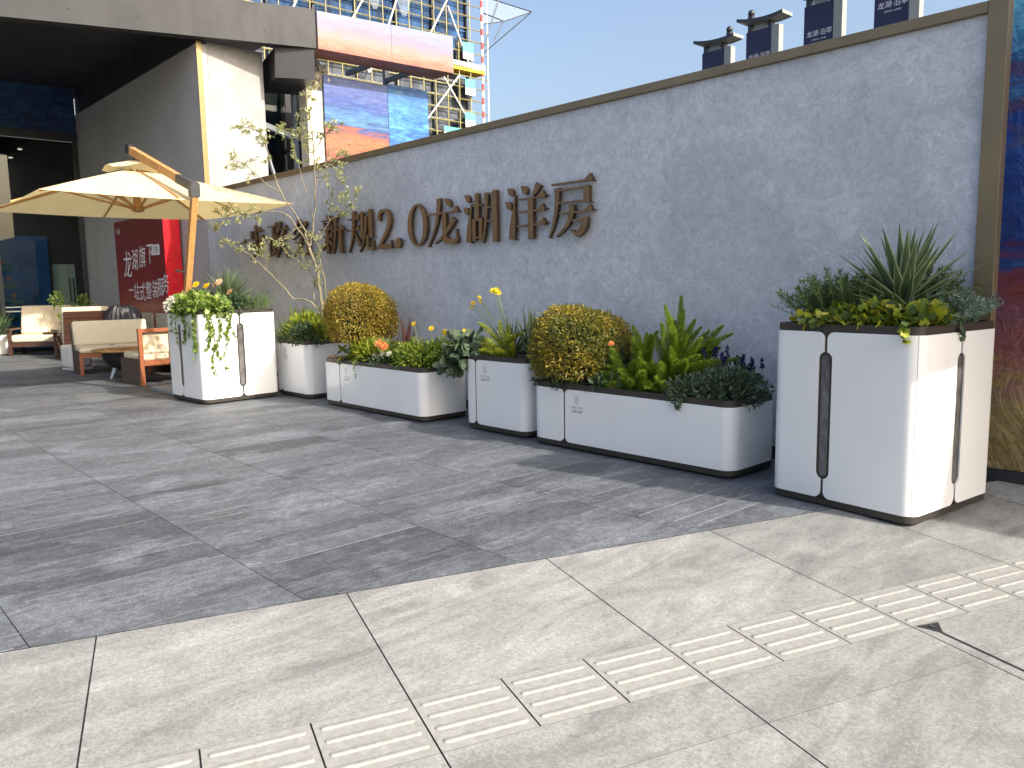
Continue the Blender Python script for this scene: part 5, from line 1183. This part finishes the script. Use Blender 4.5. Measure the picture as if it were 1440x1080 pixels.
def sofa(name, label, loc, rz, w, group='lounge chairs round the fire pit', cush='cushion_grey'):
    r_ = thing(name, label, 'sofa', loc, rz, group); h = w / 2
    for y_ in (-h, h - .05): MB().box((-.42, y_, 0), (.22, y_ + .05, .40)).build('side_panel', 'weave', r_)
    for y_ in (-h + .02, h - .07): MB().box((.30, y_, 0), (.36, y_ + .06, .36)).build('leg', 'redwood', r_, bevel=.005)
    MB().box((-.40, -h + .052, .30), (.36, h - .052, .365)).build('seat_frame', 'redwood', r_)
    M = tilt(-.34, .36, -R(15)); MB().box((-.42, -h, .34), (-.37, h, .86), 0, M).build('back_panel', 'weave', r_)
    for a, b in ((-h + .03, -.005), (.005, h - .03)): bmesh_cushion('seat_cushion', 'cushion', r_, (-.34, a, .37), (.36, b, .47), None, .04)
    bmesh_cushion('back_cushion', cush, r_, (-.365, -h + .02, .45), (-.22, h - .02, .90), M, .04)
    return r_
sofa('loveseat', 'two-seat sofa with one broad beige back cushion facing the camera', (-15.25, 4.38, 0), R(-8), 1.26)
sofa('corner_sofa', 'beige-backed sofa against the wall, half hidden by the parasol planter', (-13.9, 5.28, 0), R(-62), 1.5)
dch = thing('open_back_chair', 'low wooden chair with an open red-brown back frame, nearest the parasol planter', 'chair', (-12.95, 4.42, 0), R(184), 'lounge chairs round the fire pit')
h = .50
for y_ in (-h, h - .045): MB().box((-.30, y_, .0), (.40, y_ + .045, .40)).build('side_panel', 'weave', dch)
for y_ in (-h, -.03, h - .06): MB().box((-.36, y_, .0 if y_ != -.03 else .38), (-.305, y_ + .06, .80)).build('back_post', 'redwood', dch, bevel=.004)
MB().box((-.362, -h - .002, .80), (-.30, h + .002, .86)).build('top_rail', 'redwood', dch, bevel=.004)
MB().box((-.36, -h + .062, .30), (-.306, h - .062, .378)).build('bottom_rail', 'redwood', dch)
MB().box((-.30, -h + .05, .28), (.40, h - .05, .36)).build('seat_frame', 'redwood', dch)
bmesh_cushion('seat_cushion', 'cushion', dch, (-.28, -h + .05, .365), (.42, h - .05, .49), None, .04)
bmesh_cushion('back_cushion', 'cushion', dch, (-.298, -h + .07, .46), (-.16, h - .07, .84), None, .05)
fp = thing('fire_pit_table', 'round table with a wooden ring top over a black bowl on steel legs', 'table', (-14.0, 4.20, 0))
mb = MB(); mb.lathe([(.30, .455), (.52, .455), (.53, .47), (.52, .485), (.30, .485), (.30, .455)], seg=36, cap=False); mb.build('ring_top', 'teak', fp, smooth=30)
mb = MB(); mb.lathe([(.12, .15), (.26, .20), (.36, .32), (.38, .452), (.295, .452), (.27, .30), (.05, .24)], seg=32); mb.build('bowl', 'iron', fp, smooth=40)
for k in range(3): a = k * 2.094 + .5; MB().tube([(.20 * math.cos(a), .20 * math.sin(a), .17), (.27 * math.cos(a), .27 * math.sin(a), 0)], [.035, .022], 8).build('leg', 'steel_blue', fp)
st2 = thing('side_table', 'small round dark side table between the two lounge chairs', 'table', (-19.85, 4.62, 0))
mb = MB(); mb.lathe([(.30, .50), (.36, .50), (.36, .54), (.02, .545)], seg=28); mb.build('table_top', 'walnut', st2, smooth=30)
mb = MB(); mb.lathe([(.17, 0), (.17, .02), (.03, .04), (.025, .498)], seg=16); mb.build('pedestal', 'walnut', st2, smooth=40)
wc = thing('wicker_chair', 'black woven chair with a rounded back, rising behind the loveseat', 'chair', (-16.75, 5.02, 0), R(150))
MB().lathe([(.30, 0), (.30, .06), (.10, .10), (.10, .34)], seg=18).build('pedestal', 'iron', wc)
mb = MB(); V = []; Fs = []; nu, nv = 24, 16
for i in range(nu + 1):
    for j in range(nv + 1):
        a = math.pi * (.5 + i / nu); zz = .32 + .82 * math.sin(math.pi / 2 * j / nv); r_ = .37 * (1 - .35 * (j / nv) ** 2.5) + .018 * math.sin(j * 6.1 + i * 3.1)
        V.append((r_ * math.cos(a) * (1 - .0 * j), r_ * math.sin(a) * (1 - .55 * (j / nv) ** 4), zz + .02 * math.sin(i * 2.3) * j / nv))
for i in range(nu):
    for j in range(nv): k = i * (nv + 1) + j; Fs.append((k, k + nv + 1, k + nv + 2, k + 1))
mb.add(V, Fs); o_ = mb.build('back_shell', 'iron', wc, smooth=50); so = o_.modifiers.new('thick', 'SOLIDIFY'); so.thickness = .05
bmesh_cushion('seat_cushion', 'weave', wc, (-.27, -.27, .345), (.27, .27, .46), None, .05)
ws = thing('white_stool', 'small white box stool left of the loveseat', 'stool', (-16.35, 4.02, 0), R(10))
MB().prism([(-.19, -.19), (.19, -.19), (.19, .19), (-.19, .19)], .0, .03).build('plinth', 'white_pot', ws)
bmesh_cushion('body', 'white_pot', ws, (-.20, -.20, .032), (.20, .20, .45), None, .05)
def potplant(label, loc, r, h, T, parts, mat, L, w):
    r_ = thing('potted_plant', label, 'plant', loc)
    mb = MB(); mb.lathe([(r * .72, 0), (r * .86, .03), (r, h * .5), (r, h), (r * .9, h), (r * .88, h - .04)], seg=24); mb.build('pot', 'white_pot', r_, smooth=40)
    mb = MB(); mb.lathe([(r * .86, h - .05), (r * .86, h - .035)], seg=20); mb.build('soil', 'soil', r_)
    mb = MB()
    for c, rr, n in parts: mound(mb, T, c, rr, n, L, w, .7, .5, .7, zmin=h - .05)
    mb.build('foliage', mat, r_); mb = MB()
    for k in range(14): mb.tube(bez((rng.normal() * .03, rng.normal() * .03, h - .04), (rng.normal() * .25, rng.normal() * .25, h + rng.uniform(.3, .8)), (0, 0, .1), 4), [.008, .006, .004, .003, .002], 5)
    mb.build('stems', 'stem', r_); return r_
potplant('white round pot with thin leaves at the left edge of the photo, by the glass', (-21.55, 3.72, 0), .26, .46, BLADE, [((0, 0, .55), (.26, .26, .30), 220)], 'l_dark', .20, .02)
potplant('bushy potted shrub with pale green leaves behind the lounge chairs', (-20.3, 4.98, 0), .24, .44, LEAF, [((0, 0, .75), (.34, .34, .42), 620), ((.15, .2, 1.1), (.16, .16, .26), 160), ((-.2, -.25, 1.2), (.15, .15, .28), 150)], 'l_trail', .08, .042)

# red light-box sign against the side wall
s = NT('red_banner_print'); tc = s.n('ShaderNodeTexCoord'); sp = s.n('ShaderNodeSeparateXYZ'); s.l(tc.outputs['Object'], sp.inputs[0])
mr = s.n('ShaderNodeMapRange', {'Value': sp.outputs[2], 'From Min': .9, 'From Max': 2.8}); c = s.ramp(mr.outputs[0], [(0, (.33, .075, .05)), (.18, (.24, .014, .022)), (.6, (.19, .008, .017)), (1, (.15, .006, .014))])
c = s.mix(.5, c, s.ramp(s.noise(s.co(), 5, 4), [(.3, .8), (.7, 1.1)]), 'MULTIPLY'); s.set(Base_Color=c, Roughness=.35); s.bump(s.noise(s.co(), 4, 2), .08, .05); MAT['red_banner'] = s.m
MAT['red_cloth'] = plain('red_vinyl', (.52, .010, .018), .3, 0, .12, 5, .25)
rs = thing('red_light_box', 'tall dark red box sign with white calligraphy against the side wall', 'sign', (-15.66, 5.50, 0))
MB().box((-2.88, .0, .02), (-.001, .30, 2.87)).build('front_print', 'red_banner', rs)
MB().box((0, .002, .02), (.02, .31, 2.87)).build('side_print', 'red_cloth', rs)
mb = MB()
M = frame((-1.30, -.002, 1.86), (1, 0, .0), (.12, 0, 1))
for txt, sz, dx, dz in (('龙', .60, -.88, -.12), ('湖', .46, -.42, .02), ('旗', .46, .04, .06), ('下', .44, .48, .12), ('一', .34, -.72, -.56), ('站', .38, -.38, -.60), ('式', .40, -.02, -.62), ('整', .38, .36, -.58), ('装', .38, .72, -.56), ('服', .38, 1.02, -.52), ('务', .40, 1.30, -.46)):
    text_into(mb, txt, sz, M @ Matrix.Translation((dx, dz, 0)), bold=0, sx=.9)
text_into(mb, 'LUXURY SERVICE', .13, M @ Matrix.Translation((.1, -1.02, 0)))
text_into(mb, '龙湖', .12, frame((-2.62, -.002, 2.62), (1, 0, 0), (0, 0, 1)))
mb.build('calligraphy', 'white_ink', rs)
MB().box((-.66, -.004, 2.10), (-.24, -.0022, 2.30)).build('badge', 'white_ink', rs)
mb = MB(); text_into(mb, '已装', .15, frame((-.45, -.0052, 2.145), (1, 0, 0), (0, 0, 1))); mb.build('badge_text', 'red_banner', rs)
for k in range(3): MB().box((-2.3 + k * .80, -.006, .42), (-1.66 + k * .80, -.002, .98)).build('photo_inset', 'cushion_grey', rs)
